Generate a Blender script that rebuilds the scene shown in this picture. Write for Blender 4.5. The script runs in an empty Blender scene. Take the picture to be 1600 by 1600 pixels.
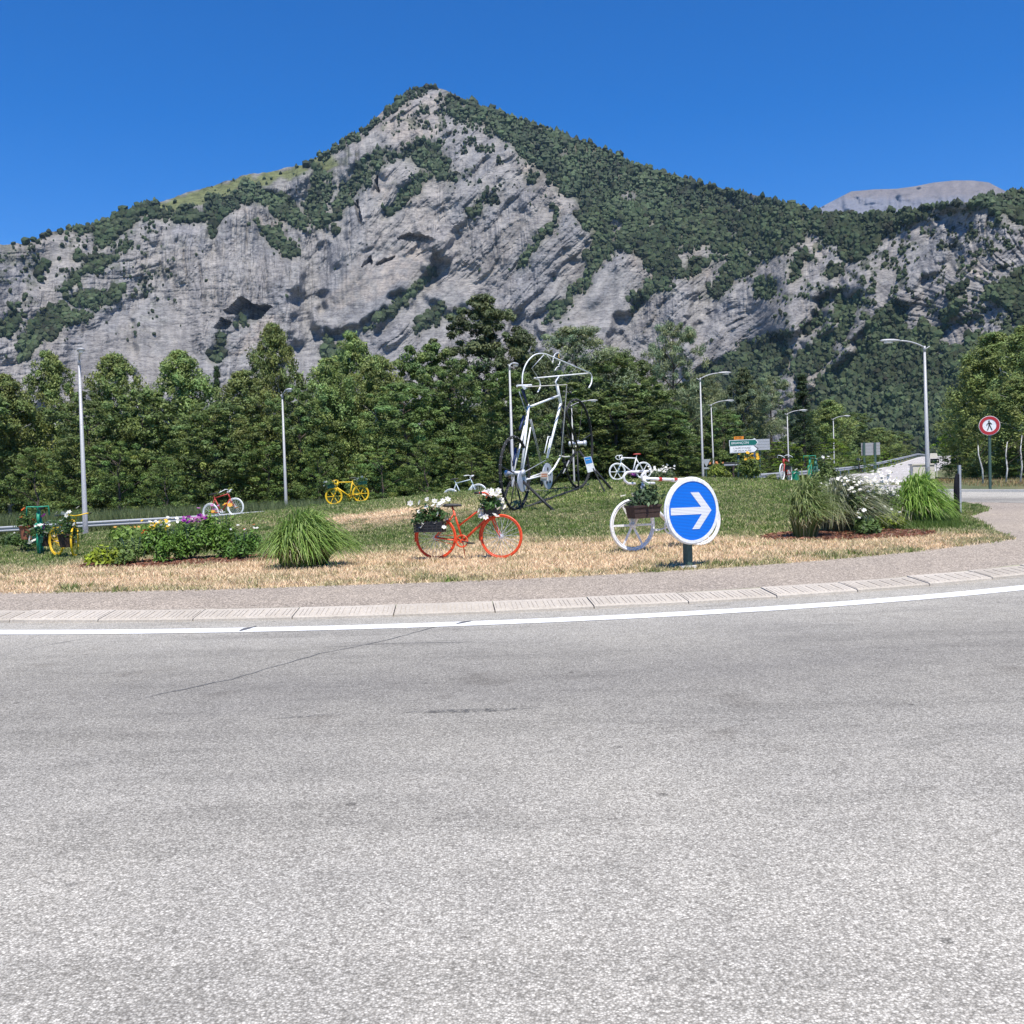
import bpy, math, random
import numpy as np
from mathutils import Matrix, Vector
S = bpy.context.scene
COL = S.collection
rnd = random.Random(7)
RNG = np.random.default_rng(11)
R_ = math.radians

# ------------------------------------------------------------------ camera
CAM = Vector((0.0, 0.0, 1.27))
FPX = 1570.0                       # focal length in pixels of the 1600 px photograph
PITCH = math.atan(42 / FPX); ROLL = math.atan(0.026)
fwd = Vector((0, math.cos(PITCH), -math.sin(PITCH)))
r0v = Vector((1, 0, 0)); u0v = r0v.cross(fwd)
rgt = (r0v * math.cos(ROLL) - u0v * math.sin(ROLL)).normalized()
upv = (u0v * math.cos(ROLL) + r0v * math.sin(ROLL)).normalized()
cd = bpy.data.cameras.new('camera'); cam = bpy.data.objects.new('camera', cd); COL.objects.link(cam)
cd.sensor_width = 36; cd.lens = 36 * FPX / 1600; cd.clip_start = 0.05; cd.clip_end = 30000
cam.matrix_world = Matrix(((rgt.x, upv.x, -fwd.x, CAM.x), (rgt.y, upv.y, -fwd.y, CAM.y), (rgt.z, upv.z, -fwd.z, CAM.z), (0, 0, 0, 1)))
S.camera = cam

# ------------------------------------------------------------------ light
SUN_EL, SUN_AZ = R_(65), R_(14)    # sun behind the camera, a little to its right
sdir = Vector((math.cos(SUN_EL) * math.sin(SUN_AZ), -math.cos(SUN_EL) * math.cos(SUN_AZ), math.sin(SUN_EL)))
W = bpy.data.worlds.new('World'); S.world = W; W.use_nodes = True
nt = W.node_tree; bg = nt.nodes['Background']
sky = nt.nodes.new('ShaderNodeTexSky'); sky.sky_type = 'NISHITA'; sky.sun_disc = False
sky.sun_elevation = SUN_EL; sky.sun_rotation = math.atan2(sdir.x, sdir.y)
sky.altitude = 2600; sky.air_density = 1.05; sky.dust_density = 0.05; sky.ozone_density = 3.5
hs = nt.nodes.new('ShaderNodeHueSaturation'); hs.inputs['Saturation'].default_value = 1.42; hs.inputs['Hue'].default_value = 0.510
nt.links.new(sky.outputs[0], hs.inputs['Color']); nt.links.new(hs.outputs[0], bg.inputs['Color'])
bg.inputs['Strength'].default_value = 0.118
sd = bpy.data.lights.new('sun', 'SUN'); sd.energy = 4.4; sd.angle = R_(0.53); sd.color = (1, 0.955, 0.89)
so = bpy.data.objects.new('sun', sd); COL.objects.link(so); so.rotation_euler = sdir.to_track_quat('Z', 'Y').to_euler()
so.location = (0, -5, 60)
S.view_settings.view_transform = 'Standard'; S.view_settings.look = 'None'
S.view_settings.gamma = 1; S.view_settings.use_curve_mapping = False; S.view_settings.exposure = 0.58
S.render.engine = 'CYCLES'
try:
    S.cycles.max_bounces = 6; S.cycles.transparent_max_bounces = 6; S.cycles.use_denoising = True
    S.cycles.sample_clamp_indirect = 6
except Exception: pass

# ------------------------------------------------------------------ numbers
def smooth(a, b, x):
    t = np.clip((np.asarray(x, float) - a) / (b - a), 0, 1); return t * t * (3 - 2 * t)
def _h(xi, yi, seed):
    h = (xi.astype(np.int64) * 374761393 + yi.astype(np.int64) * 668265263 + seed * 974711) & 0xffffffff
    h = ((h ^ (h >> 13)) * 1274126177) & 0xffffffff
    h = ((h ^ (h >> 16)) * 2246822519) & 0xffffffff
    return ((h ^ (h >> 15)) & 0xffffff) / float(0xffffff)
def vn(x, y, seed=0):
    x = np.asarray(x, float); y = np.asarray(y, float)
    xi = np.floor(x); yi = np.floor(y); fx = x - xi; fy = y - yi
    fx = fx * fx * fx * (fx * (fx * 6 - 15) + 10); fy = fy * fy * fy * (fy * (fy * 6 - 15) + 10)
    a = _h(xi, yi, seed); b = _h(xi + 1, yi, seed); c = _h(xi, yi + 1, seed); d = _h(xi + 1, yi + 1, seed)
    return (a + (b - a) * fx) * (1 - fy) + (c + (d - c) * fx) * fy
def fbm(x, y, o=4, seed=0, g=0.5):
    s = 0; a = 1; n = 0
    for k in range(o):
        s = s + a * vn(x * 2 ** k + 17.3 * k, y * 2 ** k - 9.1 * k, seed + k); n += a; a *= g
    return s / n
def ridge(x, y, o=3, seed=0):
    s = 0; a = 1; n = 0
    for k in range(o):
        s = s + a * (1 - np.abs(2 * vn(x * 2 ** k + 31.7 * k, y * 2 ** k + 5.3 * k, seed + k) - 1)); n += a; a *= .5
    return s / n

# ------------------------------------------------------------------ terrain
CX, CY = -1.7, 25.9
_th = np.radians([-180, -140, -110, -60, -30, 0, 15, 35, 42.5, 48, 53.6, 60, 66, 85, 110, 140, 180])
_rg = np.array([14.8, 14.8, 14.8, 14.8, 14.6, 13.75, 13.75, 13.85, 14.0, 13.2, 12.8, 12.4, 12.2, 13.3, 14.8, 15.0, 14.8])
def grass_R(th): return np.interp(th, _th, _rg)
def base(x, y):
    x = np.asarray(x, float); y = np.asarray(y, float)
    d = smooth(8, 24, y)
    t = np.where(x > 0, .45 * (1 - np.exp(-np.maximum(x, 0) / 10)), np.maximum(.02 * x, -.8)) * d
    t = t - .35 * smooth(38, 55, y) * smooth(6, -10, x)
    t = t + .4 * smooth(40, 56, y) * smooth(4, 15, x)
    far = smooth(90, 300, np.hypot(x, y))
    return t * (1 - far) - 1.0 * far
KR, KT = 16.0, 15.66
def island(x, y):
    """height above base() on the roundabout island"""
    dx = x - CX; dy = y - CY; r = np.hypot(dx, dy); th = np.arctan2(dx, -dy); rg = grass_R(th)
    ap = .085 + .035 * np.clip((KT - r) / np.maximum(KT - rg, .1), 0, 1)
    m = 1.05 * np.exp(-((x - 3) ** 2 / (2 * 10.5 ** 2) + (y - 34) ** 2 / (2 * 6.5 ** 2))) * smooth(0, 4.2, rg - r)
    lip = .025 * smooth(0, .25, rg - r) + .02 * (fbm(x * .9, y * .9, 3, 5) - .5) * smooth(0, 1, rg - r)
    return np.where(r > KR, 0, np.where(r > KT, .085 * (KR - r) / (KR - KT), ap + m + lip))
def H(x, y): return base(x, y) + island(np.asarray(x, float), np.asarray(y, float))
def Hs(x, y): return float(H(np.array([x]), np.array([y]))[0])
def ray(px, py): return (fwd * FPX + rgt * (px - 800) + upv * (800 - py)).normalized()
def at(px, py, Y):
    d = ray(px, py); return CAM + d * (Y / d.y)
def grd(px, Y, dz=0.0, py=760):
    """the ground point at depth Y under the picture column px"""
    z = 0
    for _ in range(4):
        p = at(px, py, Y); z = Hs(p.x, Y)
        q = Vector((p.x, Y, z)) - CAM; py = 800 - FPX * q.dot(upv) / q.dot(fwd)
    p = at(px, py, Y)
    return Vector((p.x, Y, Hs(p.x, Y) + dz))
def on(px, py):
    d = ray(px, py); k = np.linspace(2, 150, 6000)
    z = CAM.z + d.z / d.y * k - H(CAM.x + d.x / d.y * k, k)
    i = int(np.argmax(z < 0)) if (z < 0).any() else len(k) - 1
    return Vector((d.x / d.y * k[i], k[i], Hs(d.x / d.y * k[i], k[i])))

def pxy(P):
    q = Vector(P) - CAM; w = q.dot(fwd); return 800 + FPX * q.dot(rgt) / w, 800 - FPX * q.dot(upv) / w
def crest(px, y0=24, y1=38):
    """depth at which the mound's edge stands against what lies behind it"""
    Ys = np.linspace(y0, y1, 57); return float(Ys[int(np.argmin([pxy(grd(px, Y))[1] for Y in Ys]))])

# ------------------------------------------------------------------ materials
def nodes(name):
    m = bpy.data.materials.new(name); m.use_nodes = True
    t = m.node_tree; b = t.nodes['Principled BSDF']; return m, t, b
def N(t, kind, **kw):
    n = t.nodes.new('ShaderNode' + kind)
    for k, v in kw.items():
        if k in n.inputs: n.inputs[k].default_value = v
        else: setattr(n, k, v)
    return n
def ramp(t, fac, *stops):
    n = t.nodes.new('ShaderNodeValToRGB'); e = n.color_ramp.elements
    while len(e) < len(stops): e.new(.5)
    for k, (p, c) in enumerate(stops):
        e[k].position = p; e[k].color = (*c, 1) if len(c) == 3 else c
    t.links.new(fac, n.inputs[0]); return n
def mixc(t, fac, a, b, mode='MIX'):
    n = t.nodes.new('ShaderNodeMix'); n.data_type = 'RGBA'; n.blend_type = mode
    for s, v in ((0, fac), (6, a), (7, b)):
        if hasattr(v, 'links'): t.links.new(v, n.inputs[s])
        else: n.inputs[s].default_value = v if s == 0 else ((*v, 1) if len(v) == 3 else v)
    return n.outputs[2]
def math_(t, op, a, b=None, clamp=False):
    n = t.nodes.new('ShaderNodeMath'); n.operation = op; n.use_clamp = clamp
    for s, v in ((0, a), (1, b)):
        if v is None: continue
        if hasattr(v, 'links'): t.links.new(v, n.inputs[s])
        else: n.inputs[s].default_value = v
    return n.outputs[0]
def co(t): return t.nodes.new('ShaderNodeTexCoord').outputs['Object']
def geo(t): return t.nodes.new('ShaderNodeNewGeometry').outputs['Position']
def noise(t, c, scale, det=4, rough=.6):
    n = N(t, 'TexNoise', Scale=scale, Detail=det, Roughness=rough); t.links.new(c, n.inputs['Vector']); return n.outputs['Fac']
def bump(t, b, h, strength, dist):
    n = N(t, 'Bump', Strength=strength, Distance=dist); t.links.new(h, n.inputs['Height']); t.links.new(n.outputs[0], b.inputs['Normal'])
def paint(name, c, rough=.4, metal=0.0, wear=.12, scale=25, spec=.5):
    """painted or bare metal or plastic with slight fading and grime"""
    m, t, b = nodes(name); f = noise(t, geo(t), scale)
    lo = tuple(max(0, v * (1 - 2 * wear)) for v in c); hi = tuple(min(1, v * (1 + wear) + .01 * wear) for v in c)
    r = ramp(t, f, (.3, lo), (.62, hi)); t.links.new(r.outputs[0], b.inputs['Base Color'])
    b.inputs['Metallic'].default_value = metal; b.inputs['Specular IOR Level'].default_value = spec
    g = ramp(t, f, (.3, (rough + .2,) * 3), (.7, (rough,) * 3)); t.links.new(g.outputs[0], b.inputs['Roughness'])
    return m
def leafm(name, attr='tint', trans=.35, rough=.55, vary=.0):
    """leaf material: colour from the per-leaf attribute, light passes through the blades"""
    m, t, b = nodes(name); a = N(t, 'Attribute', attribute_name=attr); c = a.outputs['Color']
    if vary:
        oi = t.nodes.new('ShaderNodeObjectInfo'); hv = N(t, 'HueSaturation')
        t.links.new(c, hv.inputs['Color'])
        t.links.new(math_(t, 'MULTIPLY_ADD', oi.outputs['Random'], .022), hv.inputs['Hue']); hv.inputs['Hue'].links[0].from_node.inputs[2].default_value = .494
        t.links.new(math_(t, 'MULTIPLY_ADD', oi.outputs['Random'], vary), hv.inputs['Value']); hv.inputs['Value'].links[0].from_node.inputs[2].default_value = 1 - vary / 2
        c = hv.outputs[0]
    t.links.new(c, b.inputs['Base Color']); b.inputs['Roughness'].default_value = rough
    b.inputs['Specular IOR Level'].default_value = .3
    tr = t.nodes.new('ShaderNodeBsdfTranslucent'); t.links.new(c, tr.inputs[0])
    mx = t.nodes.new('ShaderNodeMixShader'); mx.inputs[0].default_value = trans
    t.links.new(b.outputs[0], mx.inputs[1]); t.links.new(tr.outputs[0], mx.inputs[2])
    t.links.new(mx.outputs[0], t.nodes['Material Output'].inputs[0]); return m

M = {}
for n_, c_, r_, me_ in (('orange', (.72, .075, .018), .33, 0), ('white', (.78, .78, .77), .38, 0), ('yellow', (.8, .5, .015), .35, 0), ('red', (.42, .035, .025), .38, 0),
                        ('green', (.012, .25, .14), .4, 0), ('darkgreen', (.012, .09, .06), .4, 0), ('paleblue', (.5, .58, .62), .4, 0), ('navy', (.02, .035, .11), .45, 0),
                        ('black', (.018, .018, .02), .5, 0), ('mint', (.02, .34, .22), .4, 0), ('rubber', (.02, .02, .02), .8, 0), ('silver', (.62, .63, .66), .4, .35), ('steel', (.42, .43, .44), .45, .5),
                        ('zinc', (.40, .41, .42), .55, .35), ('lampgrey', (.42, .42, .42), .5, .2), ('signblue', (.0, .155, .68), .35, 0), ('signred', (.4, .02, .025), .4, 0),
                        ('signgreen', (.0, .13, .10), .4, 0), ('signorange', (.75, .24, .01), .4, 0), ('postgreen', (.045, .085, .07), .45, 0), ('brown', (.045, .025, .02), .65, 0),
                        ('wood', (.22, .15, .09), .75, 0), ('terracotta', (.32, .11, .06), .8, 0), ('glass', (.03, .04, .05), .1, 0), ('grey', (.3, .3, .3), .6, 0),
                        ('bluepanel', (.03, .22, .55), .4, 0), ('discgrey', (.50, .51, .56), .4, .3), ('lens', (.75, .75, .72), .2, 0), ('cream', (.6, .57, .5), .7, 0)):
    M[n_] = paint('paint_' + n_, c_, r_, me_)
M['matteblack'] = paint('matte_black', (.010, .011, .014), .9, 0, spec=.08)
M['bark'] = paint('bark', (.085, .065, .05), .9, 0, .35, 9)
M['birchbark'] = paint('birch_bark', (.55, .53, .49), .8, 0, .3, 5)
M['leaf'] = leafm('leaf', vary=.3)
M['leafwood'] = leafm('far_leaf', trans=.15, rough=.8)
M['blade'] = leafm('grass_blade', trans=.3, rough=.5)
M['petal'] = leafm('petal', trans=.3, rough=.6)

# ------------------------------------------------------------------ mesh builders
class MB:
    def __init__(s): s.v = []; s.f = []; s.m = []
    def add(s, V, F, mi=0):
        n = len(s.v); s.v += [tuple(p) for p in V]; s.f += [tuple(i + n for i in f) for f in F]; s.m += [mi] * len(F); return s
    def box(s, c, d, R=None, mi=0, taper=1.0):
        x, y, z = d[0] / 2, d[1] / 2, d[2] / 2
        P = [Vector(p) for p in ((-x, -y, -z), (x, -y, -z), (x, y, -z), (-x, y, -z), (-x * taper, -y * taper, z), (x * taper, -y * taper, z), (x * taper, y * taper, z), (-x * taper, y * taper, z))]
        if R is not None: P = [R @ p for p in P]
        return s.add([p + Vector(c) for p in P], [(3, 2, 1, 0), (4, 5, 6, 7), (0, 1, 5, 4), (1, 2, 6, 5), (2, 3, 7, 6), (3, 0, 4, 7)], mi)
    def tube(s, pts, r, n=8, mi=0, cap=True, closed=False):
        pts = [Vector(p) for p in pts]; k = len(pts); rr = r if isinstance(r, (list, tuple)) else [r] * k
        V = []; F = []; a = None
        for i, p in enumerate(pts):
            if closed: d = pts[(i + 1) % k] - pts[i - 1]
            else: d = pts[min(i + 1, k - 1)] - pts[max(i - 1, 0)]
            if d.length < 1e-9: d = Vector((0, 0, 1))
            d.normalize()
            if a is None: a = d.orthogonal().normalized()
            a = (a - d * a.dot(d)); a = a.normalized() if a.length > 1e-6 else d.orthogonal().normalized()
            b = d.cross(a)
            for j in range(n):
                w = 2 * math.pi * j / n; V.append(p + (a * math.cos(w) + b * math.sin(w)) * rr[i])
        for i in range(k if closed else k - 1):
            i2 = (i + 1) % k
            for j in range(n): F.append((i * n + j, i * n + (j + 1) % n, i2 * n + (j + 1) % n, i2 * n + j))
        if cap and not closed: F.append(tuple(range(n))[::-1]); F.append(tuple((k - 1) * n + j for j in range(n)))
        return s.add(V, F, mi)
    def ring(s, c, ax, R, r, n=28, m=6, mi=0, a0=0, a1=2 * math.pi):
        ax = Vector(ax).normalized(); u = ax.orthogonal().normalized() if abs(ax.z) > .9 else Vector((0, 0, 1)); u = (u - ax * u.dot(ax)).normalized(); w = ax.cross(u)
        full = abs(a1 - a0 - 2 * math.pi) < 1e-6; k = n if full else n + 1
        P = [Vector(c) + (u * math.cos(a0 + (a1 - a0) * i / n) + w * math.sin(a0 + (a1 - a0) * i / n)) * R for i in range(k)]
        return s.tube(P, r, m, mi, closed=full)
    def disc(s, c, ax, R, t, n=32, mi=0, hole=0):
        ax = Vector(ax).normalized(); u = Vector((0, 0, 1)) if abs(ax.z) < .9 else Vector((1, 0, 0)); u = (u - ax * u.dot(ax)).normalized(); w = ax.cross(u); c = Vector(c)
        V = []; F = []
        for sgn in (-.5, .5):
            for i in range(n):
                a = 2 * math.pi * i / n; V.append(c + ax * t * sgn + (u * math.cos(a) + w * math.sin(a)) * R)
        if hole:
            for sgn in (-.5, .5):
                for i in range(n):
                    a = 2 * math.pi * i / n; V.append(c + ax * t * sgn + (u * math.cos(a) + w * math.sin(a)) * hole)
        for i in range(n):
            j = (i + 1) % n; F.append((i, j, n + j, n + i))
            if hole: F += [(j, i, 2 * n + i, 2 * n + j), (n + i, n + j, 3 * n + j, 3 * n + i), (2 * n + j, 2 * n + i, 3 * n + i, 3 * n + j)]
        if not hole: F += [tuple(range(n))[::-1], tuple(range(n, 2 * n))]
        return s.add(V, F, mi)
    def prism(s, poly, fr, t, mi=0):
        """poly in the plane of frame fr (4x4), extruded by t along its z"""
        n = len(poly); V = [fr @ Vector((x, y, z)) for z in (0, t) for x, y in poly]
        return s.add(V, [tuple(range(n))[::-1], tuple(range(n, 2 * n))] + [(i, (i + 1) % n, n + (i + 1) % n, n + i) for i in range(n)], mi)
    def build(s, name, mats, parent=None, smooth=False, bevel=0):
        me = bpy.data.meshes.new(name); me.from_pydata(s.v, [], s.f)
        for m in (mats if isinstance(mats, (list, tuple)) else [mats]): me.materials.append(M[m] if isinstance(m, str) else m)
        if isinstance(mats, (list, tuple)) and len(mats) > 1: me.polygons.foreach_set('material_index', s.m)
        if smooth: me.polygons.foreach_set('use_smooth', [True] * len(s.f))
        me.validate(); me.update()
        return link(name, me, parent)
def link(name, me, parent=None):
    o = bpy.data.objects.new(name, me); COL.objects.link(o)
    if parent is not None: o.parent = parent
    return o
def nmesh(name, V, F, mat, parent=None, tint=None, smooth=False, extra=None, make=True):
    """numpy mesh: V (n,3), F (m,k)"""
    V = np.asarray(V, np.float32); F = np.asarray(F, np.int32); k = F.shape[1]
    me = bpy.data.meshes.new(name); me.vertices.add(len(V)); me.vertices.foreach_set('co', V.ravel())
    me.loops.add(F.size); me.loops.foreach_set('vertex_index', F.ravel()); me.polygons.add(len(F))
    me.polygons.foreach_set('loop_start', np.arange(0, F.size, k, dtype=np.int32))
    try: me.polygons.foreach_set('loop_total', np.full(len(F), k, np.int32))
    except Exception: pass
    me.polygons.foreach_set('use_smooth', np.full(len(F), bool(smooth)))
    for nm, arr in ([('tint', tint)] if tint is not None else []) + list((extra or {}).items()):
        a = np.asarray(arr, np.float32)
        if a.ndim == 1: at_ = me.attributes.new(nm, 'FLOAT', 'POINT'); at_.data.foreach_set('value', a)
        else:
            at_ = me.attributes.new(nm, 'FLOAT_COLOR', 'POINT'); at_.data.foreach_set('color', np.hstack([a[:, :3], np.ones((len(a), 1), np.float32)]).ravel())
    me.materials.append(M[mat] if isinstance(mat, str) else mat); me.update(calc_edges=True)
    return link(name, me, parent) if make else me
def grid_faces(nr, nc, wrap=False):
    i = np.arange(nr - 1)[:, None]; j = np.arange(nc if wrap else nc - 1)[None]; j2 = (j + 1) % nc
    return np.stack([i * nc + j + 0 * i, i * nc + j2, (i + 1) * nc + j2, (i + 1) * nc + j], -1).reshape(-1, 4)
def empty(name, loc=(0, 0, 0), label=None, cat=None, group=None, kind=None):
    o = bpy.data.objects.new(name, None); COL.objects.link(o); o.location = loc; o.empty_display_size = .2
    return tag(o, label, cat, group, kind)
def tag(o, label=None, cat=None, group=None, kind=None):
    for k, v in (('label', label), ('category', cat), ('group', group), ('kind', kind)):
        if v: o[k] = v
    return o
def copy_tree(o, parent=None):
    c = o.copy(); COL.objects.link(c)
    if parent is not None: c.parent = parent
    for ch in list(o.children): copy_tree(ch, c)
    return c
def frame(o, x, z=(0, 0, 1)):
    """4x4 with origin o, x axis x, z axis near z"""
    x = Vector(x).normalized(); z = Vector(z); z = (z - x * z.dot(x)).normalized(); y = z.cross(x)
    return Matrix(((x.x, y.x, z.x, o[0]), (x.y, y.y, z.y, o[1]), (x.z, y.z, z.z, o[2]), (0, 0, 0, 1)))
def text(name, s, size, fr, mat, parent=None, align='CENTER', th=.002, width=1.0):
    c = bpy.data.curves.new(name, 'FONT'); c.body = s; c.size = size; c.align_x = align; c.align_y = 'CENTER'; c.extrude = th; c.resolution_u = 3
    o = bpy.data.objects.new(name, c); COL.objects.link(o); bpy.context.view_layer.update()
    me = bpy.data.meshes.new_from_object(o.evaluated_get(bpy.context.evaluated_depsgraph_get())); bpy.data.objects.remove(o)
    me.transform(Matrix.Scale(width, 4, (1, 0, 0))); me.transform(fr); me.materials.clear(); me.materials.append(M[mat]); me.name = name
    return link(name, me, parent)
def quads(C, T, B):
    """N quads: centre C, half axes T, B"""
    V = np.stack([C - T, C + B * .8, C + T, C - B * .8], 1).reshape(-1, 3)
    return V, np.arange(len(V)).reshape(-1, 4)
def unit(n, rng=RNG):
    v = rng.normal(size=(n, 3)); return v / np.linalg.norm(v, axis=1, keepdims=True)
# ================================================================== GROUND
def asphalt(name, c0, c1, scale, track=True, warm=0.0):
    m, t, b = nodes(name); p = geo(t)
    vor = N(t, 'TexVoronoi', Scale=scale); t.links.new(p, vor.inputs['Vector'])
    sep = t.nodes.new('ShaderNodeSeparateColor'); t.links.new(vor.outputs['Color'], sep.inputs[0])
    stone = ramp(t, sep.outputs[0], (0, tuple(v * .72 for v in c0)), (.35, c0), (.8, c1), (1, tuple(v * 1.25 for v in c1)))
    gap = ramp(t, vor.outputs['Distance'], (.32, (1, 1, 1)), (.64, (.58, .57, .56)))
    col = mixc(t, .9, stone.outputs[0], gap.outputs[0], 'MULTIPLY')
    big = ramp(t, noise(t, p, .35, 5, .62), (.3, (.86, .86, .87)), (.7, (1.08, 1.07, 1.05)))
    col = mixc(t, 1, col, big.outputs[0], 'MULTIPLY')
    med = ramp(t, noise(t, p, 52, 4, .85), (.32, (.68, .68, .68)), (.5, (1, 1, 1)), (.66, (1.30, 1.30, 1.30)))
    col = mixc(t, 1, col, med.outputs[0], 'MULTIPLY')
    co_ = ramp(t, noise(t, p, 21, 2, .6), (.34, (.94, .94, .94)), (.66, (1.06, 1.06, 1.06))); col = mixc(t, 1, col, co_.outputs[0], 'MULTIPLY')
    fine = ramp(t, noise(t, p, 4.5, 4, .7), (.3, (.9, .9, .9)), (.7, (1.07, 1.07, 1.07)))
    col = mixc(t, 1, col, fine.outputs[0], 'MULTIPLY')
    if track:                                       # wheel tracks polished dark round the ring; outward paling is partly painted sun back-scatter
        v = N(t, 'VectorMath', operation='DISTANCE'); t.links.new(p, v.inputs[0]); v.inputs[1].default_value = (CX, CY, 0)
        rr = math_(t, 'ADD', v.outputs['Value'], math_(t, 'MULTIPLY', noise(t, p, .5, 3), .9))
        q = math_(t, 'DIVIDE', math_(t, 'SUBTRACT', rr, 15.5), 11.0)
        tr = ramp(t, q, (.02, (.62, .53, .46)), (.075, (.93, .91, .88)), (.12, (.93, .93, .93)), (.2, (.84, .84, .84)), (.3, (.70, .70, .70)), (.40, (.61, .61, .615)), (.50, (.70, .70, .70)), (.60, (.82, .82, .82)), (.74, (.94, .94, .94)), (.9, (1.03, 1.03, 1.03)))
        col = mixc(t, 1, col, tr.outputs[0], 'MULTIPLY')
        st = N(t, 'TexNoise', Scale=1.0, Detail=5, Roughness=.7); mp = N(t, 'Mapping'); mp.inputs['Scale'].default_value = (.35, 2.2, 1)
        t.links.new(p, mp.inputs[0]); t.links.new(mp.outputs[0], st.inputs['Vector'])
        s2 = ramp(t, st.outputs['Fac'], (.34, (.82, .82, .82)), (.5, (1, 1, 1))); col = mixc(t, 1, col, s2.outputs[0], 'MULTIPLY')
        oil = ramp(t, noise(t, p, 1.3, 3, .5), (.27, (.80, .79, .78)), (.36, (1, 1, 1))); col = mixc(t, 1, col, oil.outputs[0], 'MULTIPLY')
        sp = N(t, 'TexVoronoi', Scale=2.3); t.links.new(p, sp.inputs['Vector'])
        s3 = ramp(t, sp.outputs['Distance'], (.035, (.55, .55, .55)), (.06, (1, 1, 1))); col = mixc(t, 1, col, s3.outputs[0], 'MULTIPLY')
    t.links.new(col, b.inputs['Base Color']); b.inputs['Roughness'].default_value = .85; b.inputs['Specular IOR Level'].default_value = .25
    hgt = math_(t, 'ADD', math_(t, 'MULTIPLY', vor.outputs['Distance'], -1.0), math_(t, 'MULTIPLY', sep.outputs[1], .35))
    bump(t, b, hgt, .5, .006); return m
M['asphalt'] = asphalt('asphalt', (.455, .430, .374), (.61, .580, .510), 135)
M['apron'] = asphalt('apron_asphalt', (.34, .29, .235), (.56, .48, .39), 70, False)
M['farroad'] = asphalt('far_asphalt', (.52, .49, .46), (.64, .61, .58), 30, False)

def ringmesh(name, ra, rb, nr, na, zf, mat, a0=-math.pi, a1=math.pi, smooth=True, tintf=None):
    rs = np.linspace(0, 1, nr)[:, None]; th = np.linspace(a0, a1, na)[None]
    A = ra(th) if callable(ra) else ra; B = rb(th) if callable(rb) else rb
    r = A + (B - A) * rs; x = CX + r * np.sin(th); y = CY - r * np.cos(th)
    z = zf(x, y); V = np.stack([x, y, z], -1).reshape(-1, 3)
    return nmesh(name, V, grid_faces(nr, na)[:, ::-1], mat, smooth=smooth, tint=tintf(x, y).reshape(-1, 3) if tintf else None)
tag(ringmesh('road', KR - .35, 28.2, 40, 361, lambda x, y: base(x, y), 'asphalt'), 'grey chip-sealed roundabout carriageway filling the foreground', kind='structure')
tag(ringmesh('apron', lambda t: grass_R(t) - .3, KT, 10, 361, lambda x, y: base(x, y) + np.where(np.hypot(x - CX, y - CY) > KT - .002, .083, island(x, y) - .0), 'apron'), 'speckled beige paved apron round the island', kind='structure')
m, t, b = nodes('road_paint'); p = geo(t)
w1 = ramp(t, noise(t, p, 55, 4, .75), (.30, (.30, .29, .28)), (.40, (.80, .80, .78))); w2 = ramp(t, noise(t, p, 3.0, 5, .7), (.3, (.80, .78, .75)), (.55, (1, 1, 1)))
t.links.new(mixc(t, 1, w1.outputs[0], w2.outputs[0], 'MULTIPLY'), b.inputs['Base Color']); b.inputs['Roughness'].default_value = .65; bump(t, b, noise(t, p, 90, 2), .3, .003); M['line'] = m
tag(ringmesh('road_line', 16.55, 16.84, 3, 721, lambda x, y: base(x, y) + .004, 'line'), 'white edge line painted along the kerb', kind='structure')

# verge / valley floor
m, t, b = nodes('verge_grass'); p = geo(t)
r1 = ramp(t, noise(t, p, .25, 6, .7), (.3, (.05, .075, .022)), (.5, (.11, .12, .045)), (.68, (.25, .19, .10)))
r2 = ramp(t, noise(t, p, 9, 4, .7), (.3, (.7, .7, .7)), (.7, (1.2, 1.2, 1.2)))
t.links.new(mixc(t, 1, r1.outputs[0], r2.outputs[0], 'MULTIPLY'), b.inputs['Base Color']); b.inputs['Roughness'].default_value = .95
bump(t, b, noise(t, p, 12, 4), .6, .08); M['verge'] = m
rs = np.concatenate([np.linspace(28.35, 90, 40), np.geomspace(95, 9000, 40)])[:, None]; th = np.linspace(-math.pi, math.pi, 241)[None]
x = CX + rs * np.sin(th); y = CY - rs * np.cos(th); z = base(x, y) + .06 * smooth(28.3, 29, rs) + .12 * (fbm(x * .15, y * .15, 3, 9) - .5) * smooth(29, 40, rs)
tag(nmesh('ground', np.stack([x, y, z], -1).reshape(-1, 3), grid_faces(len(rs), 241)[:, ::-1], 'verge', smooth=True), 'dry grass verge and valley floor beyond the ring road', kind='structure')
# outer kerb
K = ringmesh('outer_kerb', 28.2, 28.36, 2, 361, lambda x, y: base(x, y) + .12, 'cream')
V = []; F = []; nth = 361
for k, (rr_, dz) in enumerate(((28.2, -.02), (28.2, .12), (28.36, .12), (28.36, 0))):
    thh = np.linspace(-math.pi, math.pi, nth); xx = CX + rr_ * np.sin(thh); yy = CY - rr_ * np.cos(thh); V.append(np.stack([xx, yy, base(xx, yy) + dz], -1))
bpy.data.objects.remove(K)
tag(nmesh('outer_kerb', np.concatenate(V), grid_faces(4, nth)[:, ::-1], 'cream'), 'pale kerb round the outside of the roundabout', kind='structure')

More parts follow.
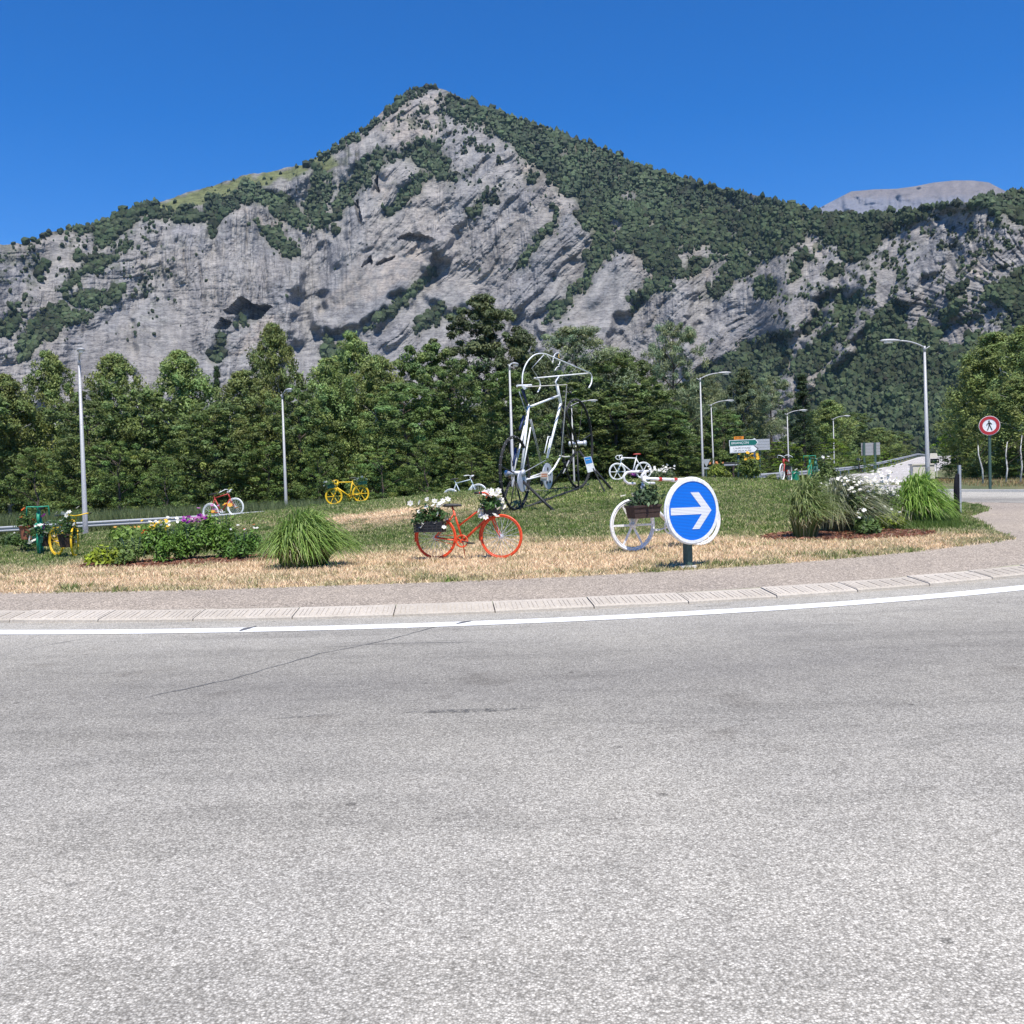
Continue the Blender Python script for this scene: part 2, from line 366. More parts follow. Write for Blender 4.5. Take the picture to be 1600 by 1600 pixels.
# inner kerb: one stone after another, with raised ribs
m, t, b = nodes('kerb_concrete'); p = geo(t); oi = t.nodes.new('ShaderNodeObjectInfo')
c1 = ramp(t, noise(t, p, 45, 4, .7), (.3, (.37, .33, .28)), (.7, (.56, .505, .43)))
c2 = ramp(t, noise(t, p, 2.2, 4), (.3, (.85, .84, .82)), (.7, (1.05, 1.05, 1.04)))
c3 = ramp(t, oi.outputs['Random'], (0, (.9, .89, .87)), (1, (1.06, 1.06, 1.06)))
cc = mixc(t, 1, mixc(t, 1, c1.outputs[0], c2.outputs[0], 'MULTIPLY'), c3.outputs[0], 'MULTIPLY')
t.links.new(cc, b.inputs['Base Color']); b.inputs['Roughness'].default_value = .9; bump(t, b, noise(t, p, 120, 3), .4, .004); M['kerb'] = m
kerb = empty('kerb', (0, 0, 0), 'pale ribbed concrete kerb round the island', kind='structure')
NST = 100; da = 2 * math.pi / NST
def kerb_mesh():
    mb = MB(); half = da / 2 - .0055 / 16
    def P(a, r, z): return Vector((r * math.sin(a), 16 - r * math.cos(a), z))     # local: origin on the foot line
    def slab(a0, a1, prof):
        n = 4; V = [P(a0 + (a1 - a0) * i / n, r, z) for i in range(n + 1) for r, z in prof]; k = len(prof)
        F = [(i * k + j, i * k + j + 1, (i + 1) * k + j + 1, (i + 1) * k + j) for i in range(n) for j in range(k - 1)]
        F += [tuple(range(k))[::-1], tuple(n * k + j for j in range(k))]; mb.add(V, F)
    slab(-half, half, [(16.0, -.03), (15.995, .022), (15.985, .030), (15.70, .078), (15.655, .084), (15.655, -.03)])
    nr = 6; w = 2 * half / nr
    for i in range(nr):
        c = -half + (i + .5) * w
        for k in (-1, 0, 1):
            a = c + k * w * .27
            slab2 = [(15.965, .030), (15.955, .0405), (15.735, .0795), (15.725, .070)]
            n = 1; hw = w * .118; V = [P(a + s * hw, r, z) for s in (-1, 1) for r, z in slab2]
            mb.add(V, [(0, 1, 5, 4), (1, 2, 6, 5), (2, 3, 7, 6), (3, 2, 1, 0), (4, 5, 6, 7)])
    return mb
k0 = kerb_mesh().build('kerb_stone', 'kerb', kerb)
for i in range(NST):
    o = k0 if i == 0 else k0.copy()
    if i: COL.objects.link(o)
    a = -math.pi + i * da; x = CX + 16 * math.sin(a); y = CY - 16 * math.cos(a)
    o.rotation_euler = (rnd.uniform(-.006, .006), rnd.uniform(-.003, .003), a); o.location = (x, y, float(base(np.array([x]), np.array([y]))[0]) + rnd.uniform(-.003, .003))
    o.parent = kerb

# cracks, tar spots and a tyre mark on the carriageway
M['tar'] = paint('tar', (.11, .11, .11), .7, 0, .2, 20)
m, t, b = nodes('tyre_mark'); p = geo(t)
tr = t.nodes.new('ShaderNodeBsdfTransparent'); mx = t.nodes.new('ShaderNodeMixShader')
b.inputs['Base Color'].default_value = (.06, .06, .06, 1); b.inputs['Roughness'].default_value = .8
f = ramp(t, noise(t, p, 22, 5, .8), (.42, (0, 0, 0)), (.66, (.75, .75, .75))); t.links.new(f.outputs[0], mx.inputs[0]); t.links.new(tr.outputs[0], mx.inputs[1]); t.links.new(b.outputs[0], mx.inputs[2])
t.links.new(mx.outputs[0], t.nodes['Material Output'].inputs[0]); M['tyremark'] = m
def streak(name, pts, w, mat, label, dz=.003, jit=.0):
    P = [on(*q) for q in pts]; Q = []
    for a, c in zip(P, P[1:]):
        n = max(2, int((c - a).length / .12))
        for i in range(n): Q.append(a.lerp(c, i / n))
    Q.append(P[-1]); mb = MB(); V = []
    for i, q in enumerate(Q):
        d = (Q[min(i + 1, len(Q) - 1)] - Q[max(i - 1, 0)]); d.z = 0; d.normalize(); s = Vector((-d.y, d.x, 0)); j = s * rnd.uniform(-jit, jit)
        ww = w * rnd.uniform(.5, 1.2) * (min(1, i / 4 + .15, (len(Q) - 1 - i) / 4 + .15))
        for sg in (-1, 1):
            v = q + j + s * ww * sg; v.z = Hs(v.x, v.y) + dz; V.append(v)
    mb.add(V, [(2 * i, 2 * i + 1, 2 * i + 3, 2 * i + 2) for i in range(len(Q) - 1)])
    return tag(mb.build(name, mat), label, kind='structure')
streak('road_crack', [(190, 1102), (255, 1085), (360, 1063), (430, 1042), (500, 1022), (600, 1002), (690, 977), (712, 971)], .0055, 'tar', 'long crack running across the carriageway', jit=.012)
streak('road_crack', [(28, 1018), (75, 1008), (110, 1002), (150, 996)], .008, 'tar', 'short crack at the left of the carriageway', jit=.01)
streak('road_crack', [(460, 1014), (620, 1006), (800, 1003)], .005, 'tar', 'hairline crack beside the white line', jit=.015)
streak('tar_patch', [(374, 987), (386, 983), (401, 979)], .06, 'tar', 'dark tar spot by the white line', dz=.007)
streak('tar_patch', [(713, 976), (726, 973), (739, 971)], .05, 'tar', 'dark tar spot across the white line', dz=.007)
streak('tyre_mark', [(634, 1114), (700, 1113), (770, 1110), (850, 1107)], .075, 'tyremark', 'dark tyre scuff on the carriageway')
streak('tyre_mark', [(430, 1124), (470, 1121), (520, 1117)], .03, 'tyremark', 'small tyre scuff on the carriageway')

# ------------------------------------------------------------------ lawn
def dryness(x, y):
    n = fbm(x * .45, y * .45, 4, 31) - .5
    d = smooth(20.5, 16.5, y + 5.0 * n + .12 * np.abs(x + 1)) * .95
    d = d + 1.1 * np.exp(-(((x + 3.4) / 2.6) ** 2 + ((y - 26.5) / 2.2) ** 2)) * (n * 2 + 1)
    rg = grass_R(np.arctan2(x - CX, -(y - CY))) - np.hypot(x - CX, y - CY)
    d = d * (1 - .55 * smooth(.7, 0, rg) * smooth(.42, .62, fbm(x * 1.3, y * 1.3, 3, 77)))
    d = d + .16 * smooth(.55, .75, fbm(x * .8, y * .8, 4, 40)) - .25 * smooth(.58, .75, fbm(x * 1.1 + 9, y * 1.1, 4, 41))
    d = d - .45 * smooth(6.5, 9, x) * smooth(14, 17, y)
    return np.clip(d, 0, 1)
DRY = np.array([.63, .475, .31]); DRY2 = np.array([.56, .41, .26]); GRN = np.array([.115, .165, .040]); GRN2 = np.array([.19, .21, .07])
def lawncol(x, y):
    d = dryness(x, y)[..., None]; a = fbm(x * 2.2, y * 2.2, 3, 3)[..., None]; 
    return (GRN * (1 - a) + GRN2 * a) * (1 - d) + (DRY * (1 - a) + DRY2 * a) * d
m, t, b = nodes('lawn'); p = geo(t); a = N(t, 'Attribute', attribute_name='tint')
f = ramp(t, noise(t, p, 38, 5, .75), (.3, (.55, .55, .55)), (.5, (.95, .95, .95)), (.7, (1.25, 1.25, 1.25)))
t.links.new(mixc(t, 1, a.outputs['Color'], f.outputs[0], 'MULTIPLY'), b.inputs['Base Color']); b.inputs['Roughness'].default_value = .95; b.inputs['Specular IOR Level'].default_value = .1
bump(t, b, noise(t, p, 60, 4, .7), .8, .02); M['lawn'] = m
tag(ringmesh('lawn', .02, lambda th: grass_R(th) + .10 * (fbm(th * 30, th * 0, 2, 6) - .5) + .05 * (vn(th * 70, th * 0, 8) - .5), 84, 521, lambda x, y: H(x, y), 'lawn', tintf=lawncol), 'mown grass mound of the roundabout, scorched along its front', kind='structure')
# blades
n = 420000
th = RNG.uniform(-1.75, 1.75, n); u = RNG.uniform(0, 1, n); rg = grass_R(th)
r = rg * (1 - u ** 1.55) + RNG.normal(0, .05, n)
bk_ = RNG.uniform(0, 1, n) < .30; th = np.where(bk_, RNG.uniform(1.2, 5.08, n), th); r = np.where(bk_, grass_R((th + math.pi) % (2 * math.pi) - math.pi) * np.sqrt(u), r)
x = CX + r * np.sin(th); y = CY - r * np.cos(th)
k = (np.abs(x / y) < .62) & (y < 39); x = x[k]; y = y[k]; n = len(x)
d = dryness(x, y); tuft = smooth(.6, .75, fbm(x * 2.3, y * 2.3, 3, 55))
hgt = (.022 + .03 * RNG.uniform(0, 1, n) + .05 * tuft * RNG.uniform(0, 1, n)) * (1 + .012 * y); wd = .0032 + .00060 * y
z = H(x, y) - .004; C = np.stack([x, y, z], -1); ang = RNG.uniform(0, 6.283, n); side = np.stack([np.cos(ang), np.sin(ang), 0 * ang], -1) * wd[:, None]
tip = np.stack([RNG.normal(0, .55, n) * hgt, RNG.normal(0, .55, n) * hgt, hgt], -1)
V = np.stack([C - side, C + side, C + tip], 1).reshape(-1, 3)
dd = np.clip(d * .9 + .10 + RNG.normal(0, .25, n) - .35 * tuft, 0, 1)[:, None]; j = RNG.uniform(.7, 1.3, (n, 1))
colr = ((np.array([.15, .215, .05]) * (1 - dd) + np.array([.80, .61, .40]) * dd) * j).repeat(3, 0)
tag(nmesh('lawn_grass', V, np.arange(len(V)).reshape(-1, 3), 'blade', tint=colr), 'short grass blades of the island lawn, straw coloured in front', kind='stuff')
# bark mulch chips round the flower beds
def mulch(label, cx, cy, rx, ry, n, seed):
    g = np.random.default_rng(seed); a = g.uniform(0, 6.283, n); q = np.sqrt(g.uniform(0, 1, n)); x = cx + rx * q * np.cos(a); y = cy + ry * q * np.sin(a)
    C = np.stack([x, y, H(x, y) + g.uniform(.004, .05, n)], -1); T = unit(n, g); T[:, 2] *= .35; B = np.cross(T, unit(n, g)); B /= np.linalg.norm(B, axis=1, keepdims=True)
    L = g.uniform(.02, .06, (n, 1)); V, F = quads(C, T * L, B * L * .45)
    tn = (np.array([[.24, .10, .055]]) * g.uniform(.5, 1.7, (n, 1)) + g.uniform(0, .05, (n, 1))).repeat(4, 0)
    tag(nmesh('bark_mulch', V, F, 'blade', tint=tn), label, kind='stuff')
pA = on(285, 880); mulch('reddish bark chips under the left flower bed', pA.x, pA.y + .15, 1.75, .85, 5200, 1)
pB = on(1335, 840); mulch('reddish bark chips under the right flower bed', pB.x, pB.y + .35, 1.45, .8, 4200, 2)
# ================================================================== MOUNTAIN
RU = [-600, -200, 0, 35, 90, 150, 200, 260, 330, 380, 455, 480, 520, 560, 600, 625, 650, 668, 690, 720, 760, 800, 850, 900, 950, 985, 1010, 1060, 1110, 1150, 1200, 1250, 1290, 1340, 1400, 1450, 1500, 1540, 1580, 1620, 1800, 2200]
RV = [430, 400, 381, 380, 361, 350, 329, 312, 291, 275, 260, 255, 230, 207, 172, 152, 138, 134, 138, 155, 167, 183, 198, 216, 236, 254, 264, 278, 290, 299, 309, 324, 333, 334, 332, 324, 317, 309, 301, 293, 275, 300]
FOREST = [
 [(640,138),(665,128),(720,145),(800,172),(900,205),(985,244),(1100,278),(1200,298),(1290,320),(1400,322),(1480,308),(1560,292),(1600,284),(1900,260),(1900,330),(1600,345),(1540,332),(1490,322),(1450,340),(1412,352),(1380,372),(1360,395),(1320,418),(1310,385),(1292,382),(1270,368),(1240,378),(1235,398),(1212,402),(1187,417),(1162,432),(1122,462),(1100,470),(1120,432),(1142,395),(1100,417),(1082,437),(1065,440),(1034,427),(999,400),(969,386),(930,410),(931,362),(912,355),(897,317),(860,287),(837,261),(789,220),(755,197),(712,190),(699,160),(680,138)],
 [(969,386),(930,362),(915,420),(880,465),(849,500),(842,512),(870,500),(905,460),(930,425)],
 [(1034,428),(1045,455),(1020,462),(995,480),(975,502),(985,470),(1010,445)],
 [(640,136),(672,128),(640,152),(612,167),(560,208),(500,246),(470,262),(455,256),(520,222),(570,182),(610,150)],
 [(600,243),(625,236),(650,224),(690,226),(700,250),(712,275),(718,290),(690,277),(660,268),(640,250)],
 [(490,262),(525,268),(520,300),(505,335),(515,355),(490,350),(478,340),(482,300)],
 [(560,255),(585,240),(612,234),(590,265),(555,310),(535,335),(520,365),(515,350),(530,310),(545,280)],
 [(600,330),(620,300),(660,268),(668,275),(640,305),(610,335)],
 [(310,330),(330,310),(370,300),(385,290),(400,283),(408,300),(385,310),(370,330),(350,345),(340,360),(330,376),(325,350)],
 [(385,312),(420,300),(460,310),(475,350),(480,364),(450,355),(430,345),(400,322)],
 [(388,336),(405,343),(430,360),(455,380),(461,400),(440,400),(420,385),(400,360)],
 [(25,378),(80,355),(130,342),(190,320),(230,312),(262,330),(300,330),(318,348),(300,352),(260,345),(230,340),(210,345),(180,370),(160,388),(150,370),(120,362),(80,370),(40,382)],
 [(100,458),(110,430),(140,410),(170,395),(202,380),(204,388),(180,402),(160,420),(130,440),(105,458)],
 [(25,558),(35,530),(60,500),(75,480),(110,466),(150,458),(192,452),(194,466),(175,475),(150,487),(130,502),(110,510),(85,527),(60,537),(35,560)],
 [(50,440),(55,425),(75,408),(80,420),(60,442)], [(-5,512),(15,488),(37,495),(25,515),(5,532)], [(113,406),(120,393),(132,395),(130,412)], [(10,480),(30,470),(40,480),(20,490)],
 [(558,518),(600,485),(640,453),(682,416),(684,428),(650,457),(610,492),(575,518)],
 [(645,530),(660,500),(680,478),(700,470),(714,488),(716,502),(700,496),(680,502),(665,517)],
 [(322,566),(330,545),(345,522),(354,528),(352,550),(340,572)], [(360,505),(385,490),(402,483),(400,492),(375,508)],
 [(798,424),(830,387),(862,340),(866,322),(872,330),(862,352),(840,388),(815,418)], [(735,330),(755,305),(765,300),(760,318),(742,335)],
 [(760,318),(770,306),(785,318),(770,322)], [(818,285),(828,272),(840,280),(836,292)],
 [(500,560),(510,525),(520,540),(545,545),(530,570)],
 [(1290,740),(1220,660),(1262,612),(1300,580),(1330,560),(1350,520),(1380,480),(1400,468),(1412,510),(1430,522),(1445,500),(1460,512),(1470,560),(1500,542),(1520,520),(1560,545),(1600,500),(1900,470),(1900,740)],
 [(1080,740),(1085,590),(1130,560),(1160,545),(1185,530),(1210,518),(1228,530),(1232,560),(1220,585),(1190,600),(1200,740)],
 [(1240,606),(1240,570),(1270,540),(1310,508),(1332,498),(1300,552),(1270,582),(1255,592)], [(1300,500),(1310,470),(1350,455),(1345,480),(1320,500)],
 [(1468,515),(1475,480),(1490,440),(1512,448),(1502,480),(1482,512)], [(1530,470),(1560,440),(1600,425),(1640,440),(1640,490),(1590,500),(1560,480)], [(1540,330),(1580,335),(1620,350),(1620,310),(1560,310)],
 [(1180,470),(1190,445),(1205,430),(1215,440),(1200,465)], [(1225,450),(1240,415),(1255,400),(1262,410),(1245,440)], [(1285,430),(1295,415),(1320,418),(1310,432)], [(1258,520),(1290,460),(1300,455),(1285,490),(1265,530)],
]
MEADOW = [[(170,345),(230,318),(300,302),(330,288),(400,275),(480,258),(482,270),(400,287),(360,300),(300,325),(240,332)], [(388,306),(410,292),(432,300),(432,322),(400,316)], [(420,318),(445,310),(450,325),(430,330)],
          [(480,245),(510,230),(520,262),(495,262)], [(1060,275),(1110,285),(1180,300),(1170,312),(1100,306),(1060,292)], [(1335,340),(1385,330),(1400,345),(1350,352)]]
CAVES = [([(350,485),(375,464),(395,475),(425,478),(408,496),(385,500),(370,492),(352,490)], 26), ([(335,512),(345,497),(362,503),(352,515)], 14),
         ([(565,418),(577,398),(584,420),(578,410)], 12), ([(588,414),(600,403),(618,400),(600,412)], 9), ([(555,320),(560,312),(566,342),(563,350)], 12), ([(584,285),(590,275),(592,300),(588,298)], 12),
         ([(620,372),(640,362),(660,366),(680,374),(672,380),(640,374)], 9)]
def inpoly(u, v, poly):
    ins = np.zeros(u.shape, bool); n = len(poly)
    xs = [p[0] for p in poly]; ys = [p[1] for p in poly]
    bb = (u > min(xs)) & (u < max(xs)) & (v > min(ys)) & (v < max(ys))
    uu = u[bb]; vv = v[bb]; c = np.zeros(uu.shape, bool)
    for i in range(n):
        x1, y1 = poly[i]; x2, y2 = poly[i - 1]
        if y1 == y2: continue
        c ^= ((y1 > vv) != (y2 > vv)) & (uu < (x2 - x1) * (vv - y1) / (y2 - y1) + x1)
    ins[bb] = c; return ins
def blur(a, s, ax):
    k = int(3 * s); w = np.exp(-np.arange(-k, k + 1) ** 2 / (2 * s * s)); w /= w.sum(); out = np.zeros_like(a)
    pad = [(0, 0), (0, 0)]; pad[ax] = (k, k); b_ = np.pad(a, pad, mode='edge'); L = a.shape[ax]
    for i, q in enumerate(w): out += q * (b_[i:i + L] if ax == 0 else b_[:, i:i + L])
    return out
cu = np.concatenate([np.arange(-600, -60, 9.0), np.arange(-60, 1660, 1.7), np.arange(1660, 2200, 9.0)]); NR = 284
tt = np.linspace(0, 1, NR) ** .92
ridge_v = np.interp(cu, RU, RV) + 3.0 * (fbm(cu / 14, cu * 0, 4, 4) - .5) * 2
U = np.repeat(cu[None], NR, 0); VV = 735 + (ridge_v[None] - 735) * tt[:, None]
wu = U + 14 * (fbm(U / 16, VV / 16, 3, 21) - .5) * 2; wv = VV + 12 * (fbm(U / 16 + 50, VV / 16, 3, 22) - .5) * 2
forest = np.zeros(U.shape)
for pl in FOREST: forest = np.maximum(forest, inpoly(wu, wv, pl))
meadow = np.zeros(U.shape)
for pl in MEADOW: meadow = np.maximum(meadow, inpoly(wu, wv, pl))
holes = fbm(U / 26, VV / 22, 4, 61)
forest = forest * np.where((holes > .70) & (VV < 500), 0, 1)
forest[VV > ridge_v[None] + 0] *= 1
# direction of every grid point, range by climbing each column
fw = np.array(fwd); rg_ = np.array(rgt); up_ = np.array(upv)
D = fw[None, None] * FPX + rg_ * (U - 800)[..., None] + up_ * (800 - VV)[..., None]
hor = np.hypot(D[..., 0], D[..., 1]); E = D[..., 2] / hor
soft = np.clip(blur(blur(np.maximum(forest, meadow), 3, 0), 4, 1), 0, 1)
rock_s = np.interp(cu, [-600, 0, 250, 350, 900, 1100, 1250, 1400, 2200], [1.1, 1.15, 1.35, 1.6, 1.6, 1.4, 1.25, 1.25, 1.15])[None] * np.ones_like(U)
rock_s = np.where(VV < 260, 1.25, rock_s)
rock_s = blur(rock_s, 8, 0)
SL = rock_s * (1 - soft) + np.minimum(.85, rock_s) * soft
SL = np.maximum(SL, E + .32)
Rg = np.zeros_like(U); Rg[0] = np.interp(cu, [-600, 0, 400, 800, 1100, 1300, 1500, 2200], [1150, 1250, 1400, 1300, 1180, 980, 820, 700])
for i in range(1, NR):
    e0 = E[i - 1]; e1 = E[i]; Rg[i] = Rg[i - 1] * (1 + (e1 - e0) / (SL[i] - e0))
Rg = blur(Rg, 5, 1)
rock = 1 - soft
px1 = Rg / FPX                                         # metres per photograph pixel there
# buttresses that stand forward (+) and gullies that cut back (-), in metres, with soft or sharp borders
PROT = [([(505,520),(500,480),(560,330),(600,250),(640,250),(665,290),(640,330),(700,380),(680,420),(560,515)], 42, 3), ([(470,560),(480,380),(490,300),(515,360),(505,430),(495,540),(515,600)], -40, 5),
        ([(690,480),(640,330),(680,290),(720,300),(790,225),(840,270),(905,330),(925,370),(900,420),(830,500)], 34, 4), ([(850,515),(900,450),(968,388),(1000,400),(1030,440),(960,520),(900,620),(820,640)], 38, 3),
        ([(600,520),(690,440),(760,470),(800,520),(780,640),(560,640)], 26, 4), ([(975,540),(1040,440),(1075,442),(1110,440),(1060,520),(1010,640),(940,640)], 30, 3), ([(1080,560),(1130,455),(1240,385),(1262,372),(1310,430),(1240,540),(1180,640),(1080,640)], 34, 4),
        ([(1230,640),(1300,470),(1370,400),(1460,345),(1500,370),(1420,470),(1330,540),(1280,640)], 36, 4), ([(200,640),(225,430),(245,365),(330,345),(380,320),(440,360),(470,420),(455,520),(420,640)], 38, 4), ([(0,640),(30,480),(110,400),(235,350),(225,450),(130,510),(60,640)], 22, 5),
        ([(330,640),(345,520),(400,500),(440,500),(430,540),(380,640)], -16, 3), ([(618,240),(590,200),(650,140),(700,165),(690,230)], 22, 3), ([(1470,480),(1520,340),(1620,340),(1640,460),(1540,470),(1500,520)], 26, 5), ([(1190,560),(1262,500),(1322,415),(1330,420),(1270,520),(1215,600)], -30, 4)]
prot = np.zeros_like(U)
wu2 = U + 30 * (fbm(U / 22, VV / 22, 4, 121, .62) - .5) * 2; wv2 = VV + 26 * (fbm(U / 22 + 50, VV / 22, 4, 122, .62) - .5) * 2
for pl, amt, sf in PROT: prot += blur(blur(inpoly(wu2, wv2, pl) * float(amt) * .55, sf * .55, 0), sf * .55, 1)
SLAB = [[(500,520),(500,480),(545,400),(590,420),(640,400),(690,405),(640,455),(560,515)], [(1290,470),(1370,400),(1450,350),(1440,400),(1400,450),(1330,530),(1270,560)], [(90,370),(120,360),(160,400),(110,430),(60,460),(40,430)], [(640,480),(720,430),(760,470),(680,560)], [(140,520),(240,470),(300,500),(300,600),(100,600)], [(1180,640),(1200,470),(1240,400),(1260,420),(1250,540)], [(850,520),(940,420),(990,420),(960,520)]]
slab = np.zeros_like(U)
for pl in SLAB: slab = np.maximum(slab, inpoly(wu * .5 + U * .5, wv * .5 + VV * .5, pl))
slab = blur(blur(slab, 3, 0), 4, 1)
big = (fbm(U / 190, VV / 240, 4, 1) - .5) * 170
gul = (ridge((U * .75 + VV * .66) / 75, (VV * .75 - U * .66) / 260, 3, 8) - .5) * 44 * smooth(350, 560, U)
fold = 70 * (fbm(U / 150, VV / 150, 3, 33) - .5)
q = U * .72 + VV * .69 + 40 * (fbm(U / 120, VV / 120, 2, 90) - .5) + 6 * (fbm(U / 20, VV / 20, 2, 91) - .5)      # beds dipping to the lower left
q2 = VV * .8 - U * .6
wR = smooth(480, 640, U)
calm = (1 - .72 * slab); n3_ = fbm(U / 15, VV / 15, 3, 119)
region = smooth(.35, .65, fbm(U / 90, VV / 90, 3, 92))
strata_d = (ridge(q / 17, q2 / 170, 3, 12) - .5) * 11 * wR * (.4 + .9 * region)
wF = smooth(1230, 1380, U)
qf = U * .86 - VV * .1 + 55 * np.sin((VV - 300) / 52.0 + U / 240) * wF + fold * 1.3
strata_f = (ridge(qf / 9, (VV + fold) / 120, 2, 14) - .5) * 9 * wF
wL = 1 - smooth(520, 640, U)
fl = smooth(150, 330, U) * np.where(VV < 470, 1, .3)
flute = (ridge(U / 12 + fold / 40 + .5 * fbm(U / 30, VV / 30, 2, 93), VV / 120, 3, 15) - .5) * 17 * wL * blur(fl, 6, 0) + (ridge(U / 10 + fold / 30, VV / 90, 3, 95) - .5) * 9 * wR * (1 - region) * (1 - wF)
bed = (ridge((VV + .10 * U + fold * .8) / 9.5, U / 150, 3, 16) - .5) * 5 * (wL * (1.2 - .6 * smooth(240, 300, U) * np.where(VV < 440, 1, 0)) * (1 - .55 * smooth(210, 260, U)) + .25 * wR)
lump = (fbm(U / 48, VV / 60, 4, 17, .5) - .5) * 28 + (ridge(q / 26, q2 / 110, 3, 117) - .5) * 20 * wR * (1 - .6 * wF) + (ridge(U / 30 + fold / 60, VV / 110, 3, 118) - .5) * 16 * wL
fine = (ridge(q / 6.5 + n3_, q2 / 36, 2, 18) - .5) * 4.0 * wR + (ridge(U / 6.5 + n3_, VV / 30, 2, 18) - .5) * 4.0 * wL + (fbm(U / 6, VV / 6, 3, 118, .6) - .5) * 5.0
fade = smooth(0, .04, 1 - tt)[:, None]
disp = (big * .8 + gul * .6) * (.35 + .65 * rock) * fade - prot * fade * (.5 + .5 * rock) + rock * calm * (strata_d * (1 - wF * .7) + strata_f + flute + bed + lump * .8 + fine) * (.25 + .75 * fade) + soft * ((fbm(U / 20, VV / 20, 3, 19) - .5) * 14 + (ridge((U * .8 + VV * .5) / 48, VV / 120, 3, 20) - .5) * 30)
cave = np.zeros_like(U)
for pl, dp in CAVES: cave = np.maximum(cave, inpoly(wu * .25 + U * .75, wv * .25 + VV * .75, pl) * dp)
R2 = Rg + disp * px1 / .9
Xm = D[..., 0] / hor * R2; Ym = D[..., 1] / hor * R2; Zm = E * R2 + CAM.z
inn = np.array([0, 1.0]); Ym = Ym + cave * 1.9; Zm = Zm + cave * .0
# rock tints (the stone's own colour): grey-beige limestone, bluish grey water-stained bands, fresh pale scars
n1 = fbm(U / 60, VV / 60, 5, 70); n2 = fbm(U / 22, VV / 110, 4, 71); n3 = fbm(U / 9, VV / 9, 4, 72); n4 = fbm(q / 18, q2 / 140, 4, 73)
warm = smooth(.46, .62, n1) ; blue = np.clip(smooth(.50, .66, n2) * wL + smooth(.48, .64, n4) * wR + smooth(380, 560, VV) * .45, 0, 1)
RC = np.array([.282, .269, .252])[None, None] * np.ones(U.shape + (1,))
RC = RC * (1 - blue[..., None] * .55) + np.array([.200, .200, .207]) * blue[..., None] * .55
scar = np.zeros_like(U)
for pl in ([(395,500),(440,490),(430,512),(380,560),(365,555)], [(600,390),(680,370),(690,400),(640,440),(590,430)], [(585,300),(595,260),(610,280),(600,320)], [(370,320),(400,325),(440,350),(430,365),(390,340)],
           [(1000,400),(1030,430),(1010,450),(985,410)], [(1080,435),(1140,395),(1120,430),(1090,450)], [(1505,405),(1530,415),(1540,440),(1515,430)], [(1480,560),(1560,520),(1600,540),(1560,560),(1500,580)], [(1240,365),(1270,375),(1290,395),(1260,390)],
           [(1230,640),(1250,560),(1300,520),(1340,500),(1300,570),(1260,640)], [(580,190),(650,140),(700,160),(690,210),(620,230)], [(780,222),(840,270),(900,330),(860,320),(800,250)], [(640,420),(600,460),(500,490),(560,400)]):
    scar = np.maximum(scar, inpoly(wu, wv, pl))
scar = blur(scar, 2.5, 1) * (.35 + .65 * smooth(.4, .6, n3))
RC = RC * (1 - scar[..., None] * .6) + np.array([.36, .31, .26]) * scar[..., None] * .6
RC = RC * (1 - .22 * warm[..., None]) + np.array([.32, .275, .225]) * .22 * warm[..., None]
streak = np.where(wL > .5, fbm(U / 3.2 + fold / 20, VV / 40, 3, 74), fbm(q / 4.0, q2 / 34, 3, 75)) * (1 - wF) + fbm(qf / 3.5, (VV + fold) / 40, 3, 76) * wF
bedc = fbm(U / 45, (VV + .1 * U + fold * .8) / 2.6, 3, 77)
RC = RC * (.72 + .36 * n3[..., None] + .34 * (streak[..., None] - .5) + .14 * (bedc[..., None] - .5) * (wL * (VV > 400) + .3)[..., None] + .12)
crack = smooth(.80, .90, ridge(q / 26 + .6 * n3, q2 / 90, 2, 78)) * wR + smooth(.82, .92, ridge(U / 22 + fold / 30 + .5 * n3, VV / 80, 2, 79)) * wL
RC = RC * (1 - .28 * np.clip(crack, 0, 1) * (1 - slab) * smooth(.4, .6, n1))[..., None]
und = np.where((fbm(U / 12, VV / 12, 3, 80) > .5)[..., None], np.array([.07, .085, .04]), np.array([.12, .115, .075]))
RC = RC * (1 - soft[..., None]) + und * soft[..., None]
md = blur(meadow, 1.5, 1)[..., None]; RC = RC * (1 - md) + (np.array([.15, .165, .075]) * (.8 + .4 * n3[..., None])) * md
veg = (smooth(.60, .68, fbm(U / 15, VV / 11, 4, 95)) * (.9 * smooth(1150, 1300, U) + .65 * (1 - smooth(220, 330, U)) * smooth(540, 440, VV) + .8 * smooth(330, 250, VV)) * rock)[..., None]
RC = RC * (1 - veg * .75) + np.array([.075, .088, .048]) * veg * .75
m, t, b = nodes('mountain_rock'); a = N(t, 'Attribute', attribute_name='tint'); p = geo(t)
f = ramp(t, noise(t, p, .09, 6, .75), (.3, (.72, .72, .74)), (.5, (1, 1, 1)), (.7, (1.2, 1.19, 1.16)))
col = mixc(t, 1, a.outputs['Color'], f.outputs[0], 'MULTIPLY')
for rot, sc3, wd in ((-.75, (.012, .03, .10), .012), (-.95, (.03, .03, .20), .016), (-.35, (.02, .02, .07), .010), (.2, (.012, .02, .12), .009)):   # joints and bedding cracks of the stone
    mp = N(t, 'Mapping'); mp.inputs['Rotation'].default_value = (0, rot, 0); mp.inputs['Scale'].default_value = sc3; t.links.new(p, mp.inputs[0])
    nz_ = noise(t, mp.outputs[0], 1.0, 4, .6); d_ = math_(t, 'ABSOLUTE', math_(t, 'SUBTRACT', nz_, .5))
    cr = ramp(t, d_, (0, (.58, .58, .60)), (wd, (.82, .82, .83)), (wd * 2.2, (1, 1, 1))); col = mixc(t, .8, col, mixc(t, 1, col, cr.outputs[0], 'MULTIPLY'))
t.links.new(col, b.inputs['Base Color']); b.inputs['Roughness'].default_value = .95; b.inputs['Specular IOR Level'].default_value = .1
